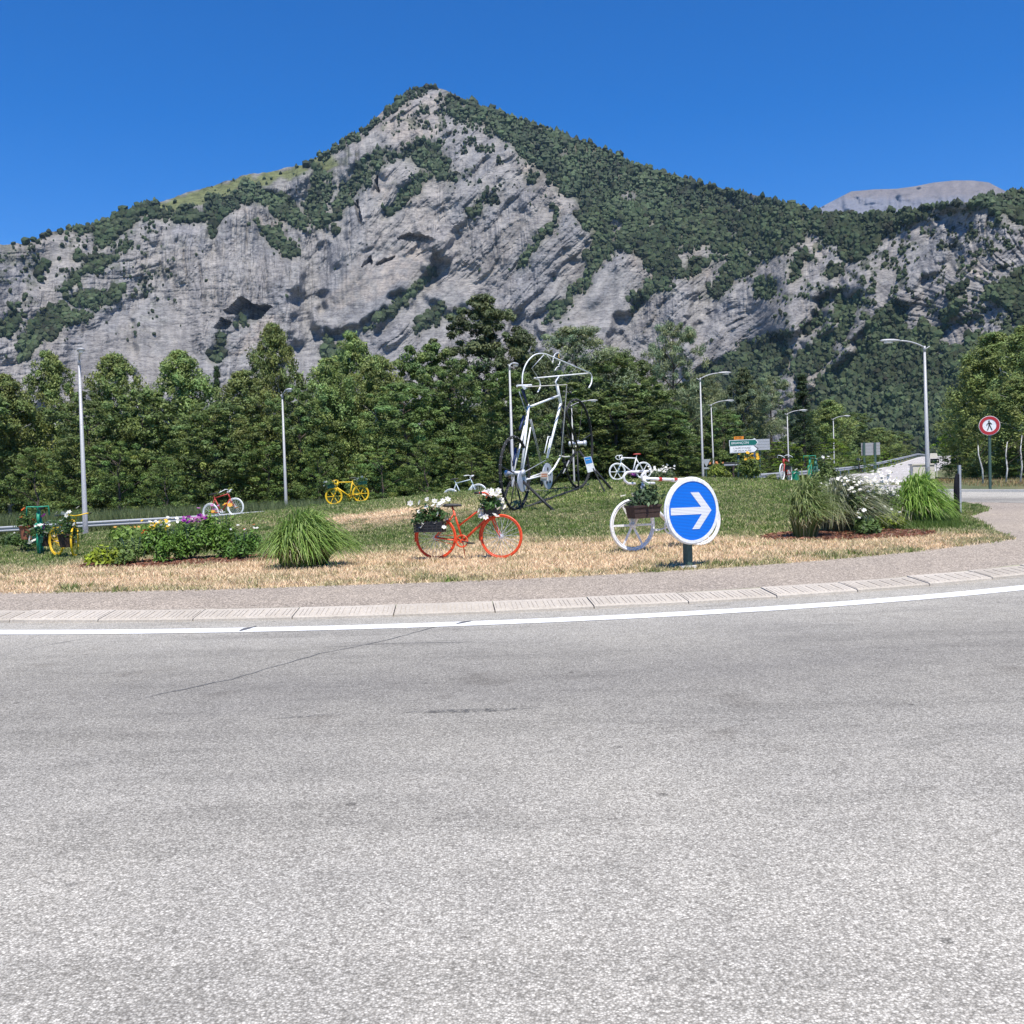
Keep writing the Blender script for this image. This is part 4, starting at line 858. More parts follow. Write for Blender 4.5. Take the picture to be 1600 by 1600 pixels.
def flower_mesh(C, r, g, col, petals=6, cup=.25, up=(0, -.5, .8), centre=None):
    """rosettes of pointed petals"""
    out = []
    for c in C:
        nrm = np.array(up) + g.normal(0, .35, 3); nrm /= np.linalg.norm(nrm); u = np.cross(nrm, [1, .2, .1]); u /= np.linalg.norm(u); v = np.cross(nrm, u); rr = r * g.uniform(.75, 1.2)
        P = []; T = []; B = []
        for k in range(petals):
            a = 6.283 * k / petals + g.uniform(-.1, .1); dirv = np.cos(a) * u + np.sin(a) * v + nrm * cup * g.uniform(.5, 1.3); sd = -np.sin(a) * u + np.cos(a) * v
            P.append(c + dirv * rr * .55); T.append(dirv * rr * .55); B.append(sd * rr * .58)
        V, F = quads(np.array(P), np.array(T), np.array(B)); cc = np.array(col)[None] * g.uniform(.8, 1.15); out.append((V, F, np.repeat(cc, len(V), 0)))
        if centre is not None:
            V, F = quads((c + nrm * rr * .12)[None], u[None] * rr * .28, v[None] * rr * .34); out.append((V, F, np.repeat(np.array(centre)[None], 4, 0)))
    return merge(out)
WHT, PUR, ORA, YEL, PNK = (.82, .80, .74), (.42, .05, .40), (.72, .13, .02), (.78, .52, .04), (.45, .18, .38)
def plant(px, py, hpx, wpx, label, col=(.05, .11, .022), flowers=(), seed=0, name='flowering_plant', cat='plant', ls=.035, n=2300, group=None, stems=True, Y=None):
    p = on(px, py) if Y is None else grd(px, Y); s = p.y / FPX; h = hpx * s; w = wpx * s / 2; g = np.random.default_rng(500 + seed); e = empty(name, p, label, cat, group)
    L = []
    for k in range(9):
        a = g.uniform(0, 6.28); q = g.uniform(.1, .75); L.append(leaves(n // 6, (math.cos(a) * w * q, math.sin(a) * w * q, h * g.uniform(.2, .5)), (w * g.uniform(.35, .55), w * g.uniform(.35, .5), h * g.uniform(.38, .62)), ls, g, np.array(col) * np.array([2.1, 1.85, 1.8]) * g.uniform(.7, 1.3)))
    V, F, tn = merge(L); o = nmesh('foliage', V, F, 'blade', e, tint=tn); o['kind'] = 'stuff'
    if stems:
        mb = MB()
        for k in range(10):
            a = g.uniform(0, 6.28); q = g.uniform(.1, .7); mb.tube([(0.3 * w * q * math.cos(a), .3 * w * q * math.sin(a), -.02), (w * q * math.cos(a), w * q * math.sin(a), h * .8)], [.008, .004], 4)
        o = mb.build('stems', 'postgreen', e); o['kind'] = 'stuff'
    for (fc, cnt, r, zlo, zhi, pet, cen) in flowers:
        for k in range(cnt if r > .045 else 1):
            m_ = 1 if r > .045 else cnt; a = g.uniform(0, 6.28, m_); q = g.uniform(.1, .95, m_) ; z = h * g.uniform(zlo, zhi, m_)
            C = np.stack([w * q * np.cos(a), w * q * np.sin(a) * .8 - w * .15, z], -1)
            if r > .045 and pet > 7:                           # a rounded flower head of many florets
                sub = C[0] + unit(14, g) * r * np.array([.8, .8, .7]); V, F, tn = flower_mesh(sub, r * .42, g, fc, 5, .2, centre=cen)
            else: V, F, tn = flower_mesh(C, r, g, fc, pet, centre=cen)
            o = nmesh('flower_head' if r > .045 else 'blossoms', V, F, 'petal', e, tint=tn)
            if r <= .045: o['kind'] = 'stuff'
    return e
BG = 'flowering plants of the left bed'
plant(168, 886, 38, 62, 'low lime green leafy plant at the left tip of the bed', (.14, .20, .02), seed=1, group=BG, ls=.05, n=900)
plant(212, 883, 54, 72, 'dull green bushy plant second from the left of the bed', (.065, .11, .03), seed=2, group=BG, flowers=[(ORA, 2, .05, .9, 1.05, 6, (.3, .05, .01))])
plant(258, 880, 70, 66, 'bushy plant with small yellow and white flowers above', (.055, .115, .02), seed=3, group=BG, flowers=[(WHT, 14, .03, .85, 1.02, 8, YEL), (YEL, 14, .034, .75, .98, 7, (.5, .25, .02))])
plant(300, 877, 74, 70, 'bushy plant topped with magenta phlox heads', (.06, .12, .025), seed=4, group=BG, flowers=[(PUR, 2, .085, .88, .98, 9, None), (PNK, 3, .06, .85, 1.0, 9, None)])
plant(345, 874, 86, 72, 'tall bushy plant with yellow orange flowers on top', (.06, .12, .02), seed=5, group=BG, flowers=[((.75, .38, .05), 6, .046, .86, 1.0, 6, None), (PNK, 5, .03, .85, 1.0, 6, None)])
plant(382, 876, 56, 60, 'round dark green plant at the right end of the bed', (.05, .11, .022), seed=6, group=BG, flowers=[(ORA, 2, .03, .85, 1.0, 6, None), (WHT, 5, .025, .85, 1.0, 6, None)])
plant(222, 852, 34, 110, 'grassy clump with orange poppies behind the bed', (.085, .15, .03), seed=7, group=BG, flowers=[(ORA, 2, .06, .8, 1.0, 6, (.1, .02, .01)), ((.75, .40, .10), 4, .035, .8, 1.0, 6, None)], ls=.06)
plant(282, 862, 52, 60, 'green plant with white daisies at the back of the bed', (.055, .11, .025), seed=8, group=BG, flowers=[(WHT, 16, .03, .85, 1.05, 8, YEL)])
plant(34, 862, 34, 52, 'dark leafy plant in front of the left green bicycle', (.045, .085, .025), seed=9, group=BG, flowers=[(ORA, 2, .05, 1.2, 1.6, 6, None), (WHT, 4, .03, .8, 1.0, 6, None)])
plant(22, 836, 22, 50, 'low green plant behind the left green bicycle', (.06, .10, .03), seed=10, group=BG, Y=26)
BR = 'flowering plants of the right bed'
plant(1338, 832, 82, 78, 'tall white daisies in the middle of the right bed', (.06, .10, .03), seed=20, group=BR, flowers=[(WHT, 120, .031, .62, 1.05, 8, (.7, .5, .05))], n=1400)
plant(1378, 822, 80, 64, 'dense white daisies left of the bright fountain grass', (.065, .11, .03), seed=21, group=BR, flowers=[(WHT, 110, .031, .58, 1.08, 8, (.7, .5, .05))], n=1300)
plant(1310, 790, 46, 80, 'white daisies at the back of the right bed', (.065, .10, .035), seed=22, group=BR, flowers=[(WHT, 110, .031, .55, 1.05, 8, (.7, .5, .05))], n=1200, Y=22)
plant(1388, 828, 34, 48, 'low lime leaved plant before the white daisies', (.13, .19, .02), seed=23, group=BR, flowers=[(WHT, 4, .03, .8, 1.1, 6, None)], n=800)
plant(1352, 838, 40, 44, 'dark green plant at the front of the right bed', (.05, .09, .025), seed=24, group=BR, n=900, flowers=[(WHT, 7, .035, .7, 1.1, 7, None)])
BB = 'flowering plants at the back of the island'
plant(1173, 760, 40, 40, 'tall shrub with yellow flower spikes under the direction sign', (.08, .12, .03), seed=30, group=BB, flowers=[((.7, .40, .03), 16, .06, .75, 1.05, 6, None)], Y=crest(1173) - .1, ls=.06, n=1100)
plant(1118, 760, 26, 34, 'small shrub with orange tips right of the blue arrow sign', (.11, .15, .03), seed=31, group=BB, flowers=[((.55, .22, .08), 7, .05, .8, 1.05, 6, None)], Y=crest(1118) - .1, ls=.05, n=800)
plant(1035, 758, 20, 50, 'white flowering plant right of the white bicycle with the red saddle', (.07, .10, .05), seed=32, group=BB, flowers=[(WHT, 40, .045, .5, 1.1, 7, None)], Y=crest(1035) - .1, n=700)
plant(983, 760, 12, 18, 'magenta flower head under the white bicycle with the red saddle', (.06, .10, .03), seed=33, group=BB, flowers=[(PUR, 2, .11, .7, 1.0, 9, None)], Y=crest(983) - .1, n=200)
plant(1290, 760, 42, 34, 'leafy plant right of the dark green bicycles', (.08, .12, .04), seed=34, group=BB, flowers=[(WHT, 5, .05, .9, 1.1, 6, None)], Y=crest(1290) - .1, n=900, ls=.06)
plant(1205, 762, 12, 20, 'small leafy plant left of the red bicycle on the right', (.10, .14, .04), seed=35, group=BB, Y=crest(1205) - .1, n=300)
plant(1137, 764, 14, 16, 'small green plant right of the blue arrow sign', (.11, .15, .03), seed=36, group=BB, Y=crest(1137) - .1, n=300)
# rough grass and weeds behind the guardrail and on the right verge
def rough(name, label, f, n, h0, h1, seed, c1, c2, w=.018):
    g = np.random.default_rng(seed); x, y = f(g, n); q = np.hypot(x - CX, y - CY); ok = (q < grass_R(np.arctan2(x - CX, -(y - CY))) - .05) | (q > 28.5); ok &= np.abs(x - (28.9 + .47 * (y - 80))) > 5.2; x, y = x[ok], y[ok]; hgt = g.uniform(h0, h1, len(x)); C = np.stack([x, y, H(x, y) - .02], -1); a = g.uniform(0, 6.28, len(x)); sd_ = np.stack([np.cos(a), np.sin(a), 0 * a], -1) * w
    tip = np.stack([g.normal(0, .25, len(x)) * hgt, g.normal(0, .25, len(x)) * hgt, hgt], -1); V = np.stack([C - sd_, C + sd_, C + tip], 1).reshape(-1, 3); q = g.uniform(0, 1, (len(x), 1))
    tn = ((np.array(c1) * (1 - q) + np.array(c2) * q) * g.uniform(.7, 1.3, (len(x), 1))).repeat(3, 0)
    tag(nmesh(name, V, np.arange(len(V)).reshape(-1, 3), 'blade', tint=tn), label, kind='stuff')
rough('rough_grass', 'tall pale green weeds behind the left guardrail', lambda g, n: (g.uniform(-36, -10, n), g.uniform(55.6, 60, n)), 30000, .5, 1.5, 1, (.12, .17, .06), (.22, .25, .12), .03)
rough('rough_grass', 'dry and green rough grass on the right verge', lambda g, n: (g.uniform(22, 40, n), g.uniform(46, 64, n)), 16000, .08, .26, 2, (.14, .17, .05), (.48, .30, .16), .03)
rough('rough_grass', 'dry grass on the left verge beyond the ring road', lambda g, n: ((lambda a, r: (CX + r * np.sin(a), CY - r * np.cos(a)))(g.uniform(-math.pi, -1.6, n), g.uniform(28.6, 36, n))), 30000, .06, .2, 3, (.16, .16, .06), (.46, .33, .18), .025)
rough('rough_grass', 'lush grass at the right end of the island', lambda g, n: (lambda px, Y: ((px - 800) / FPX * Y, Y))(g.uniform(1385, 1500, n), g.uniform(17.5, 24.5, n)), 16000, .05, .17, 4, (.07, .14, .02), (.16, .22, .05), .006)
# ================================================================== ROADS AWAY, GUARDRAILS
RY = np.array([40, 48, 55, 80, 110, 150, 200, 225, 260, 320, 420]); RZ = np.array([.62, .72, .80, 1.15, 1.75, 3.05, 4.85, 5.25, 5.0, 3.5, 1.0])
def rz(y): return np.interp(y, RY, RZ)
def rcx(y): return 25 + .47 * (y - 80) + 4.0                          # centre line of the climbing road
yy = np.concatenate([np.linspace(49, 120, 60), np.linspace(122, 420, 100)]); kz = np.convolve(np.pad(rz(yy), 4, mode='edge'), np.ones(9) / 9, 'valid')
def rampz(y): return np.interp(y, yy, kz)
offs = np.array([-13, -5.2, -3.9, 3.9, 5.2, 13]); V = []
for o_ in offs:
    x = rcx(yy) + o_; g0 = base(x, yy) - .3
    V.append(np.stack([x, yy, g0 if abs(o_) > 6 else rampz(yy) - (0 if abs(o_) < 4 else .06)], -1))
V = np.stack(V, 1)
tag(nmesh('embankment', np.concatenate([V[:, [0, 1, 2]].reshape(-1, 3)]), grid_faces(len(yy), 3), 'verge'), 'grassy left bank of the climbing road', kind='structure')
tag(nmesh('embankment', np.concatenate([V[:, [3, 4, 5]].reshape(-1, 3)]), grid_faces(len(yy), 3), 'verge'), 'grassy right bank of the climbing road', kind='structure')
tag(nmesh('climbing_road', V[:, [2, 3]].reshape(-1, 3), grid_faces(len(yy), 2), 'farroad'), 'pale road climbing away to an overpass', kind='structure')
# mouth of that road where it meets the ring
Vm_ = []
for y_ in np.linspace(43, 49.2, 8):
    f_ = (y_ - 43) / 6.2
    for o_ in np.linspace(-3.9 - 3 * (1 - f_), 3.9 + 3 * (1 - f_), 6):
        x_ = rcx(y_) + o_; zb = float(base(np.array([x_]), np.array([y_]))[0]); Vm_.append((x_, y_, zb * (1 - f_) + float(rampz(y_ + .01)) * f_ + .065))
tag(nmesh('road_mouth', Vm_, grid_faces(8, 6), 'farroad'), 'mouth of the climbing road at the ring', kind='structure')
def strip(name, o0, o1, y0, y1, label, dash=None):
    mb = MB(); y_ = y0
    while y_ < y1:
        y2 = min(y1, y_ + (dash[0] if dash else 6)); P = [(rcx(q) + o_, q, float(rampz(q)) + .012) for q in (y_, y2) for o_ in (o0, o1)]
        mb.add(P, [(0, 1, 3, 2)]); y_ = y2 + (dash[1] if dash else 0)
    return tag(mb.build(name, 'line'), label, kind='structure')
strip('lane_line', -3.6, -3.45, 50, 400, 'left edge line of the climbing road'); strip('lane_line', 3.45, 3.6, 50, 400, 'right edge line of the climbing road'); strip('lane_line', -.08, .08, 50, 400, 'broken centre line of the climbing road', (3, 5))
def guardrail(pts, label, gap=4.0, hgt=.72, mat='zinc', group='guardrails along the roads'):
    """W profile beam on posts; pts: world points on the ground"""
    P = [Vector(p) for p in pts]; e = empty('guardrail', P[0], label, 'guardrail', group); O = P[0]
    L = [0]
    for a, b_ in zip(P, P[1:]): L.append(L[-1] + (b_ - a).length)
    def pos(s):
        i = max(0, min(len(P) - 2, int(np.searchsorted(L, s)) - 1)); return P[i].lerp(P[i + 1], (s - L[i]) / (L[i + 1] - L[i]))
    prof = [(-.0, -.155), (.03, -.14), (.075, -.105), (.075, -.065), (.02, -.03), (.0, 0), (.02, .03), (.075, .065), (.075, .105), (.03, .14), (.0, .155), (-.012, .155), (-.012, -.155)]
    ns = max(1, int(L[-1] / gap)); post = None
    for k in range(ns):
        s0, s1 = L[-1] * k / ns, L[-1] * (k + 1) / ns; a, b_ = pos(s0), pos(s1); d = (b_ - a); d.z = 0; d.normalize(); s_ = Vector((d.y, -d.x, 0)); s_ = s_ if s_.y < 0 else -s_
        mb = MB(); V = [q - O + s_ * (x + .08) + Vector((0, 0, hgt - .16 + z)) for q in (a, b_ + d * .02) for x, z in prof]; n = len(prof)
        mb.add(V, [(i, (i + 1) % n, n + (i + 1) % n, n + i) for i in range(n)]); mb.build('rail', mat, e)
        if post is None:
            mb = MB(); mb.box((0, 0, hgt / 2 - .35), (.06, .12, hgt + .6)); mb.box((0, -.055, hgt - .16), (.05, .11, .26)); post = mb.build('post', mat, e)
        o = post if k == 0 else post.copy()
        if k: COL.objects.link(o)
        o.parent = e; o.location = a - O; o.rotation_euler = (0, 0, math.atan2(s_.x, -s_.y))
    return e
def gl(pxs, Y): return [grd(p, Y) for p in pxs]
guardrail([at(px, py, Y) - Vector((0, 0, .72)) for px, py, Y in ((-60, 826, 55), (40, 820, 55), (140, 815, 55), (250, 808, 55), (350, 803, 55), (452, 795, 55), (600, 787, 56))], 'long steel guardrail behind the left lamps')
guardrail([(rcx(q) - 4.4, q, float(rampz(q))) for q in (58, 64, 72, 85, 105, 130, 160, 200, 240, 280)], 'steel guardrail climbing along the left of the far road', gap=6)
# concrete block at the foot of the climbing road
p = grd(1441, 68); e = empty('concrete_block', (p.x, p.y, p.z + .2), 'low grey concrete block beside the right hand lamp post', 'concrete block'); mb = MB(); mb.box((0, 0, .35), (1.5, .6, 1.1), taper=.96); mb.build('body', 'cream', e); mb = MB(); mb.box((0, 0, .93), (1.6, .68, .1)); mb.build('cap', 'cream', e)

# ================================================================== STREET LAMPS
def lamp(px0, Y, pxt, pyt, arm, label, head=.95, base_px=None, thick=.085):
    """tapered pole; arm: horizontal vector from pole top to the lantern"""
    p = grd(px0, Y); top = at(pxt, pyt, Y); e = empty('street_lamp', p, label, 'street lamp', 'street lamps round the roundabout'); d = top - p
    mb = MB(); mb.tube([(0, 0, -.2), d * .12, d], [thick * 1.25, thick * 1.12, thick * .55], 12); mb.build('pole', 'lampgrey', e, smooth=True)
    mb = MB(); mb.box((0, 0, .02), (.32, .32, .06)); mb.tube([(0, 0, .04), (0, 0, .12)], [thick * 1.6, thick * 1.3], 10); mb.build('base_plate', 'lampgrey', e)
    mb = MB(); mb.box(d * .1 + Vector((0, -thick * 1.15, 0)), (.08, .02, .34)); mb.build('door', 'grey', e)
    a = Vector(arm); n = 7; P = [d + a * (i / n) * .72 + Vector((0, 0, a.length * .2 * (1 - (1 - i / n) ** 2))) for i in range(n + 1)]
    mb = MB(); mb.tube(P, [.045] * n + [.035], 8); mb.tube([d - Vector((0, 0, .2)), d + Vector((0, 0, .08))], [thick * .75, thick * .6], 10)
    if head > .9: mb.tube([d - a.normalized() * .28 + Vector((0, 0, .06)), d + Vector((0, 0, -.12))], [.03, .03], 6)
    mb.build('arm', 'lampgrey', e, smooth=True)
    u = (P[-1] - P[-2]).normalized(); ah = a.normalized(); s_ = ah.cross(Vector((0, 0, 1))); mb = MB(); V = []; F = []; m_ = 12; st = [(0, .05, .05), (.12, .11, .08), (.35, .16, .11), (.65, .17, .11), (.9, .12, .08), (1, .03, .03)]
    for t_, w, h in st:
        c = P[-1] + ah * (t_ * head - .05) + Vector((0, 0, u.z * t_ * head * .3))
        for k in range(m_): an = 6.283 * k / m_; V.append(c + s_ * math.cos(an) * w + Vector((0, 0, math.sin(an) * h * (1 if math.sin(an) > 0 else .45))))
    for i in range(len(st) - 1):
        for k in range(m_): F.append((i * m_ + k, i * m_ + (k + 1) % m_, (i + 1) * m_ + (k + 1) % m_, (i + 1) * m_ + k))
    F += [tuple(range(m_))[::-1], tuple((len(st) - 1) * m_ + k for k in range(m_))]; mb.add(V, F); h_ = mb.build('lantern', 'lampgrey', e, smooth=True)
    c = P[-1] + ah * head * .55 + Vector((0, 0, u.z * head * .28 - .055)); mb = MB(); mb.tube([c - ah * .22, c + ah * .22], [.09, .09], 10); mb.build('glass', 'lens', h_, smooth=True)
    return e
lamp(134, 46, 123.5, 563, (.58, -1.15, 0), 'leftmost street lamp, its arm pointing at the viewer', thick=.10)
lamp(448, 62, 441, 618, (.55, -.9, 0), 'slim street lamp between the red and white and the yellow bicycle', thick=.09)
lamp(803, 56, 796, 572, (.30, 1.1, 0), 'street lamp whose arm rises left of the giant bicycle', thick=.09)
lamp(898, 92, 893, 634, (2.0, -.1, 0), 'street lamp seen through the front wheel of the giant bicycle', head=1.0)
lamp(1099, 76, 1094, 592, (1.9, -.1, 0), 'taller street lamp of the two left of the direction sign', head=1.0)
lamp(1116, 104, 1111, 633, (2.0, 0, 0), 'smaller street lamp of the two left of the direction sign', head=1.0)
lamp(1233, 112, 1230, 647, (1.8, 0, 0), 'street lamp right of the direction sign before the dark conifer', head=1.0)
lamp(1304, 140, 1302, 655, (2.0, 0, 0), 'farthest street lamp beside the climbing road', head=1.0)
lamp(1450, 54, 1444.5, 543, (-1.9, -.1, 0), 'right hand street lamp with its arm reaching left', head=1.1, thick=.105)

# ================================================================== SIGNS
def dirY(a): return Vector((math.sin(a), -math.cos(a), 0))            # facing direction, 0 = towards the camera, + = turned right
Zv = Vector((0, 0, 1))
# blue arrow sign
p = on(1075, 886); e = empty('keep_right_sign', p, 'round blue sign with a white arrow pointing right on a short post', 'road sign'); nf = dirY(R_(28)); sx = Vector((-nf.y, nf.x, 0)); sx = sx if sx.x > 0 else -sx
cen = at(1080.5, 798, p.y - .12) - p; R0 = .415
fr = lambda o, z=nf: Matrix(((sx.x, 0, z.x, o.x), (sx.y, 0, z.y, o.y), (sx.z, 1, z.z, o.z), (0, 0, 0, 1)))
mb = MB(); mb.box((0, 0, .37), (.085, .085, 1.1), Matrix.Rotation(math.atan2(sx.y, sx.x) + .1, 3, 'Z')); mb.build('post', 'postgreen', e, bevel=0)
mb = MB(); mb.box((0, 0, .004), (.2, .2, .03)); mb.build('footing', 'cream', e)
mb = MB(); mb.disc(cen - nf * .0, nf, R0, .03, 64); pan = mb.build('panel', 'grey', e)
mb = MB(); mb.disc(cen + nf * .022, nf, R0, .016, 64, hole=R0 * .905); mb.ring(cen, nf, R0, .018, 64, 8); mb.build('rim', 'white', pan, smooth=False)
m, t, b = nodes('sign_blue_ribbed'); wv = N(t, 'TexWave', Scale=17.0); wv.bands_direction = 'Z'; t.links.new(geo(t), wv.inputs['Vector'])
r1 = ramp(t, wv.outputs['Fac'], (0, (.0, .125, .56)), (1, (.0, .165, .70))); t.links.new(r1.outputs[0], b.inputs['Base Color']); b.inputs['Roughness'].default_value = .35; bump(t, b, wv.outputs['Fac'], .35, .006); M['ribblue'] = m
m, t, b = nodes('sign_white_ribbed'); wv = N(t, 'TexWave', Scale=17.0); wv.bands_direction = 'Z'; t.links.new(geo(t), wv.inputs['Vector'])
r1 = ramp(t, wv.outputs['Fac'], (0, (.60, .60, .62)), (1, (.80, .80, .79))); t.links.new(r1.outputs[0], b.inputs['Base Color']); b.inputs['Roughness'].default_value = .4; bump(t, b, wv.outputs['Fac'], .35, .006); M['ribwhite'] = m
mb = MB(); mb.disc(cen + nf * .019, nf, R0 * .91, .008, 64); mb.build('face', 'ribblue', pan)
A_ = [(-.325, -.044), (.10, -.044), (-.015, -.235), (.082, -.235), (.31, 0), (.082, .235), (-.015, .235), (.10, .044), (-.325, .044)]
# arrow outline as in the photo: shaft, then two swept barbs
A_ = [(-.345, -.046), (.145, -.046), (-.012, -.235), (.10, -.235), (.30, .0), (.10, .235), (-.032, .235), (.135, .046), (-.345, .046)]
f4 = fr(cen + nf * .0235)
mb = MB()
for poly in ([A_[0], A_[1], A_[4], A_[7], A_[8]], [A_[1], A_[2], A_[3], A_[4]], [A_[4], A_[5], A_[6], A_[7]]): mb.prism(poly, f4, .003)
mb.build('arrow', 'ribwhite', pan)
mb = MB(); mb.box(cen - nf * .045, (.12, .05, .5), Matrix.Rotation(math.atan2(sx.y, sx.x), 3, 'Z')); mb.build('bracket', 'zinc', e)
# second roundabout sign, seen edge on
p = grd(1499, 21.3); e = empty('keep_right_sign', p, 'round road sign on a post, seen edge on at the right end of the island', 'road sign'); v = Vector((p.x, p.y, 0)).normalized(); nf2 = Vector((v.y, -v.x, 0)); nf2 = (nf2 * .985 + v * -.10).normalized() * -1
cen = Vector((-.03, 0, .43)); mb = MB(); mb.box((.035, .05, .47), (.05, .06, 1.16)); mb.build('post', 'steel', e)
mb = MB(); mb.disc(cen, nf2, .42, .07, 48); pan = mb.build('panel', 'matteblack', e); mb = MB(); mb.ring(cen, nf2, .415, .034, 48, 8); mb.build('rim', 'matteblack', pan)
mb = MB(); mb.disc(cen + nf2 * .03, nf2, .37, .006, 48); mb.build('face', 'ribblue', pan)
# no pedestrians
p = grd(1549, 44); cen = at(1546, 665, 44) - p; e = empty('no_pedestrians_sign', p, 'round red bordered sign with a walking figure on a tall green post', 'road sign'); nf = dirY(R_(-22)); sx = Vector((-nf.y, nf.x, 0)); sx = sx if sx.x > 0 else -sx
mb = MB(); mb.box((cen.x * .5, cen.y * .5 + .06, cen.z / 2 - .1), (.10, .08, cen.z + .3)); mb.build('post', 'postgreen', e)
mb = MB(); mb.disc(cen, nf, .425, .03, 48); pan = mb.build('panel', 'white', e); mb = MB(); mb.disc(cen + nf * .02, nf, .405, .012, 48, hole=.275); mb.build('border', 'signred', pan)
f4 = fr(cen + nf * .0165, nf); mb = MB(); mb.disc(cen + nf * .02 + Zv * .19 - sx * .015, nf, .035, .006, 16)
for poly in ([(-.045, .14), (.04, .14), (.035, -.01), (-.035, -.01)], [(-.035, .0), (.0, .0), (-.055, -.2), (-.10, -.21)], [(-.005, 0), (.035, 0), (.12, -.2), (.075, -.2)], [(-.045, .14), (-.03, .1), (-.09, .03), (-.12, .045)], [(.04, .14), (.03, .1), (.08, .04), (.11, .06)], [(-.12, .045), (-.09, .03), (-.085, -.01), (-.11, -.01)]): mb.prism(poly, f4, .006)
mb.build('walking_figure', 'black', pan)
# direction sign
Y = 62; k = Y / FPX
p = grd(1153, Y); e = empty('direction_sign', p, 'green and white arrow direction sign with an orange road number tab', 'road sign')
def SP(px, py, dy=0): return at(px, py, Y + dy) - p
fx = Matrix.Identity(3); X1 = rgt.copy(); X1.z = 0; X1.normalize(); yaw = .15; X1 = Vector((math.cos(-.03), math.sin(-.03) , .016)).normalized(); nz = X1.cross(Zv).normalized(); 
def F4(o): z = Zv; y = (Zv - X1 * Zv.dot(X1)).normalized(); return Matrix(((X1.x, y.x, nz.x, o.x), (X1.y, y.y, nz.y, o.y), (X1.z, y.z, nz.z, o.z), (0, 0, 0, 1)))
def arrowpanel(px0, py0, w, h, mat, edge, name, tip):
    o = SP(px0, py0); f4 = F4(o); W_, H_ = w * k, h * k; mb = MB(); pt = [(0, -H_), (W_ - tip * k, -H_), (W_, -H_ / 2), (W_ - tip * k, 0), (0, 0)]
    mb.prism(pt, f4, .05); pan = mb.build(name, edge, e); q = .85 * k; mb = MB(); pt = [(q, -H_ + q), (W_ - tip * k - q * .3, -H_ + q), (W_ - q * 1.5, -H_ / 2), (W_ - tip * k - q * .3, -q), (q, -q)]
    mb.prism(pt, F4(o + nz * .055), .006); mb.build('face', mat, pan); return pan, f4, W_, H_
pan, f4, W_, H_ = arrowpanel(1139, 688, 45, 9.6, 'signgreen', 'white', 'upper_panel', 4.2)
text('lettering', 'BRIANÇON', 4.4 * k * 1.15, f4 @ Matrix.Translation((W_ * .37, -H_ * .52, .064)), 'white', pan, width=1.05)
pan, f4, W_, H_ = arrowpanel(1140, 698, 44, 10.2, 'white', 'white', 'lower_panel', 5)
text('lettering', "L'ALPE D'HUEZ", 3.6 * k, f4 @ Matrix.Translation((W_ * .43, -H_ * .29, .064)), 'black', pan, width=1.12)
text('lettering', 'LES DEUX ALPES', 3.6 * k, f4 @ Matrix.Translation((W_ * .44, -H_ * .70, .064)), 'black', pan, width=1.05)
mb = MB()
for a, b_ in (((W_ - 5.2 * k, 0), (W_ + .4 * k, -H_ / 2)), ((W_ + .4 * k, -H_ / 2), (W_ - 5.2 * k, -H_))):
    d = (Vector(b_) - Vector(a)).normalized() * .0; mb.prism([a, (a[0] - 1.6 * k, a[1]), (b_[0] - 1.6 * k, b_[1]), b_], f4 @ Matrix.Translation((0, 0, .062)), .004)
mb.build('chevron', 'black', pan)
o = SP(1146.5, 682.3); mb = MB(); f4 = F4(o); mb.prism([(0, -4.6 * k), (15 * k, -4.6 * k), (15 * k, 0), (0, 0)], f4, .05); tab = mb.build('road_number_tab', 'signorange', e)
text('lettering', 'D1091', 4.0 * k, f4 @ Matrix.Translation((7.5 * k, -2.3 * k, .055)), 'black', tab)
for px, top, mt in ((1153.5, 687, 'postgreen'), (1178.5, 685, 'zinc')):
    a = grd(px, Y + .15) - p; mb = MB(); mb.tube([a - Zv * .2, SP(px, top, .15)], .07, 10); mb.build('post', mt, e, smooth=True)
# back of a second direction sign behind it
Y2 = 64; p2 = grd(1192, Y2); e2 = empty('sign_back', p2, 'bare metal back of an arrow sign right behind the direction sign', 'road sign'); k2 = Y2 / FPX; o = at(1158, 687.5, Y2) - p2; f4 = F4(o)
for i in range(4):
    h = 4.3 * k2; mb = MB(); mb.prism([(0, -h * (i + 1) + .012), (44 * k2, -h * (i + 1) + .012), (44 * k2, -h * i), (0, -h * i)], f4, .04); mb.build('board', 'zinc', e2)
for px in (1166, 1187): a = grd(px, Y2 + .1) - p2; mb = MB(); mb.tube([a - Zv * .2, at(px, 686, Y2 + .1) - p2], .06, 8); mb.build('post', 'postgreen', e2)
# dark low board on a post left of it
Y3 = 50; p3 = grd(1146, Y3); e3 = empty('low_board', p3, 'long dark board on a short post below the direction sign', 'board'); a = at(1131, 725.5, Y3) - p3; b_ = at(1161, 725.0, Y3) - p3
mb = MB(); mb.box((a + b_) / 2, ((b_ - a).length, .08, .20)); mb.build('board', 'black', e3); mb = MB(); mb.box((a + b_) / 2 + Vector((0, -.02, -.03)), ((b_ - a).length, .06, .05)); mb.build('trim', 'zinc', e3); mb = MB(); mb.tube([(0, 0, -.2), (a + b_) / 2], .05, 8); mb.build('post', 'brown', e3)
